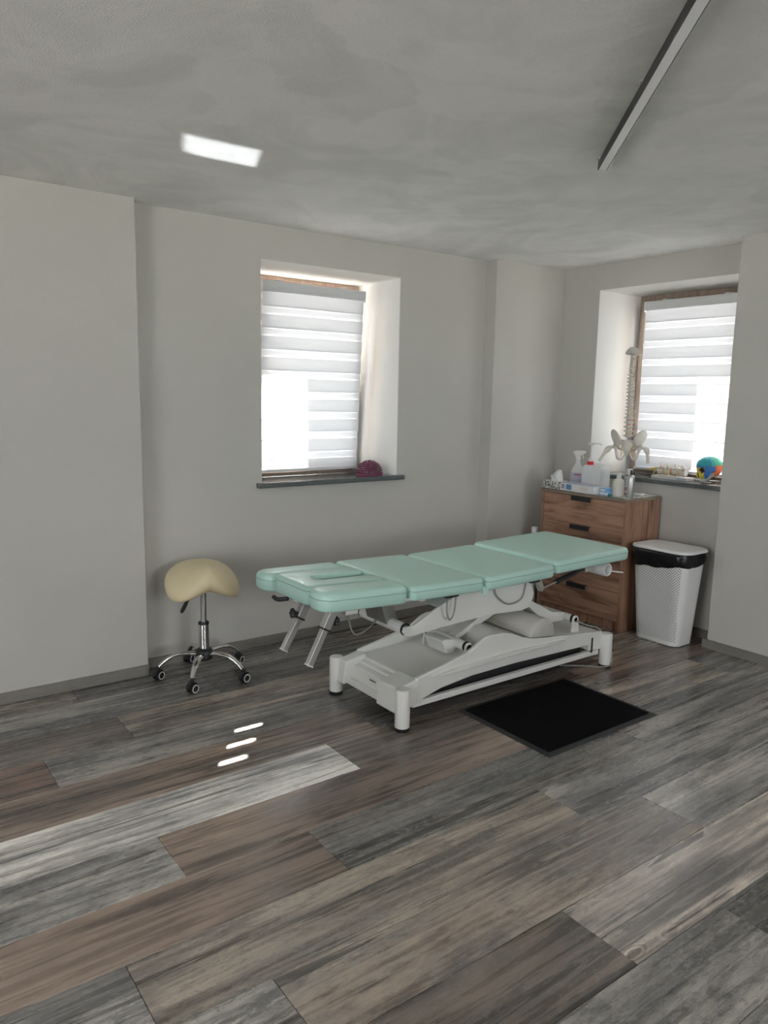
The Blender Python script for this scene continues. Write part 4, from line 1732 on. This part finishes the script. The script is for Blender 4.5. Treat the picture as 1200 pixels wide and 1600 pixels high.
# ------------------------------------------------------------------ sill of the right window
t = thing('lumbar_model', 'white lumbar vertebrae model lying on a pale base on the sill', 'bone model', (4.520, 2.900, SZ), math.radians(90))
obj('base', B((-.155, -.048, 0), (.105, .048, .020)), 'label_white', t, bevel=.003)
obj('base_label', B((-.150, .0482, .004), (-.085, .0488, .016)), 'print_lilac', t)
rl = random.Random(2)
for k in range(4):
    x = -.105 + .055 * k
    bm = bmesh.new()
    tube(bm, [(x - .018, 0, .052), (x, 0, .052), (x + .018, 0, .052)], [.024, .0195, .024], 16)
    tube(bm, [(x, 0, .066), (x + .006, 0, .088), (x + .012, 0, .102)], [.009, .008, .005], 10)
    for s in (-1, 1):
        tube(bm, [(x, s * .014, .064), (x + .006, s * .032, .074), (x + .004, s * .044, .072)], [.008, .006, .005], 10)
        tube(bm, [(x - .014, s * .014, .078), (x + .016, s * .014, .070)], [.007, .005], 8)
    obj('vertebra', bm, 'bone', t, smooth=True, angle=60)
    if k < 3:
        obj('disc', T([(x + .019, 0, .052), (x + .036, 0, .052)], .0225, 16), ('disc_orange' if k == 1 else 'disc_tan'), t, smooth=True, angle=40)
    obj('nerve_root', T(curve_pts([(x + .02, .012, .060), (x + .026, .036, .046), (x + .030, .048, .024)], 6), .003, 6), 'nerve_yellow', t, smooth=True)
    obj('support_pin', T([(x, 0, .018), (x, 0, .034)], .004, 8), 'steel', t, smooth=True)
obj('nerve_cord', T([(.09, 0, .066), (.13, .006, .058), (.150, .012, .050)], .007, 8), 'nerve_yellow', t, smooth=True)


# colour-coded skull: one head surface cut into its bones
def skull():
    t = thing('skull_model', 'colour-coded human skull model at the end of the sill', 'skull', (4.525, 2.622, SZ), 0)
    # local x: face direction (towards +y of the room and a little to the room)
    R_ = Matrix.Rotation(math.radians(158), 3, 'Z')
    nu, nv = 64, 44

    def surf(u, v):
        th, ph = 2 * PI * u, -PI / 2 + PI * v
        x, y, z = math.cos(ph) * math.cos(th), math.cos(ph) * math.sin(th), math.sin(ph)
        X, Y, Z = .088 * x, .066 * y, .068 * z
        if x < 0:
            X *= 1.06
        # face block: stretch front lower half downwards
        fz = max(0, x) ** .7 if x > 0 else 0
        if z < .25 and x > -.1:
            k = min(1, (x + .1) / .6)
            Z -= k * (.25 - z) * .040
            X += k * (.25 - z) * .004
            Y *= 1 - .22 * k * min(1, (.25 - z))
        # eye sockets, nose
        for sy in (-1, 1):
            d2 = ((y - sy * .42) / .24) ** 2 + ((z + .10) / .20) ** 2
            if x > 0:
                X -= .022 * math.exp(-d2 * 1.3)
        d3 = (y / .13) ** 2 + ((z + .42) / .16) ** 2
        if x > 0:
            X -= .016 * math.exp(-d3 * 1.4)
        # cheek hollow behind the cheek bone
        d4 = ((x - .15) / .25) ** 2 + ((z + .55) / .28) ** 2
        Y *= 1 - .22 * math.exp(-d4)
        return Vector((X, Y, Z + .098))

    def region(x, y, z):
        if x > 0.25 and ((abs(y) - .42) / .20) ** 2 + ((z + .10) / .16) ** 2 < 1:
            return 'eye_socket'
        if x > 0.4 and (y / .11) ** 2 + ((z + .42) / .14) ** 2 < 1:
            return 'nose_opening'
        if z < -.62 and x > -.05:
            return 'jaw'
        if x > .30 and z < .08:
            return 'upper_jaw' if abs(y) < .62 else 'cheek_bone'
        if x > -.02 and z < .12:
            return 'cheek_bone' if z > -.35 else 'jaw_branch'
        if x > .18:
            return 'frontal_bone'
        if z > .18:
            return 'parietal_bone'
        if x > -.62:
            return 'temporal_bone'
        return 'occipital_bone'
    mats = {'eye_socket': 'skull_dark', 'nose_opening': 'skull_dark', 'jaw': 'skull_white', 'upper_jaw': 'skull_yellow', 'cheek_bone': 'skull_blue',
            'jaw_branch': 'skull_white', 'frontal_bone': 'skull_teal', 'parietal_bone': 'skull_green', 'temporal_bone': 'skull_orange', 'occipital_bone': 'skull_blue'}
    bms = {}
    for i in range(nu):
        for j in range(nv):
            u, v = (i + .5) / nu, (j + .5) / nv
            th, ph = 2 * PI * u, -PI / 2 + PI * v
            reg = region(math.cos(ph) * math.cos(th), math.cos(ph) * math.sin(th), math.sin(ph))
            bm = bms.setdefault(reg, bmesh.new())
            q = [surf(i / nu, j / nv), surf((i + 1) / nu, j / nv), surf((i + 1) / nu, (j + 1) / nv), surf(i / nu, (j + 1) / nv)]
            bm.faces.new([bm.verts.new(R_ @ p) for p in q])
    zmin = min((v.co.z for bm in bms.values() for v in bm.verts))
    for reg, bm in bms.items():
        for v in bm.verts:
            v.co.z -= zmin
        bmesh.ops.remove_doubles(bm, verts=bm.verts, dist=1e-5)
        o = obj(reg, bm, mats[reg], t, smooth=True, angle=80)
        md = o.modifiers.new('thick', 'SOLIDIFY')
        md.thickness = .003
        md.offset = -1
    # teeth row
    for k in range(10):
        a = math.radians(-50 + 100 * k / 9)
        p = R_ @ Vector((.060 + .026 * math.cos(a), .034 * math.sin(a), 0))
        obj('tooth', T([(p.x, p.y, .020), (p.x, p.y, .031)], .0035, 8), 'skull_white', t, smooth=True)
    obj('stand', B((-.03, -.03, 0), (.03, .03, .004)), 'black_plastic', t)


skull()

# ------------------------------------------------------------------ purple half ball on the far sill
t = thing('massage_half_ball', 'purple spiky massage half ball on the stone sill', 'massage ball', (2.832, 3.985, SZ))
bm = bmesh.new()
lathe(bm, [(.001, 0), (.086, 0), (.088, .006), (.088, .016), (.080, .018)] + [(.080 * math.cos(a), .016 + .076 * math.sin(a)) for a in [PI / 2 * k / 10 for k in range(1, 10)]] + [(.001, .092)], 40)
obj('dome', bm, 'ball_purple', t, smooth=True, angle=40)
bm = bmesh.new()
for r in range(8):
    el = PI / 2 * (r + .35) / 8
    n = max(1, int(round(30 * math.cos(el))))
    for k in range(n):
        a = 2 * PI * (k + .5 * (r % 2)) / n
        d = Vector((math.cos(el) * math.cos(a), math.cos(el) * math.sin(a), math.sin(el)))
        p = Vector((d.x * .080, d.y * .080, .016 + d.z * .076))
        tube(bm, [p - d * .001, p + d * .006, p + d * .009], [.0050, .0042, .0010], 6)
o = obj('spikes', bm, 'ball_purple', t, smooth=True, angle=40)
o['kind'] = 'stuff'
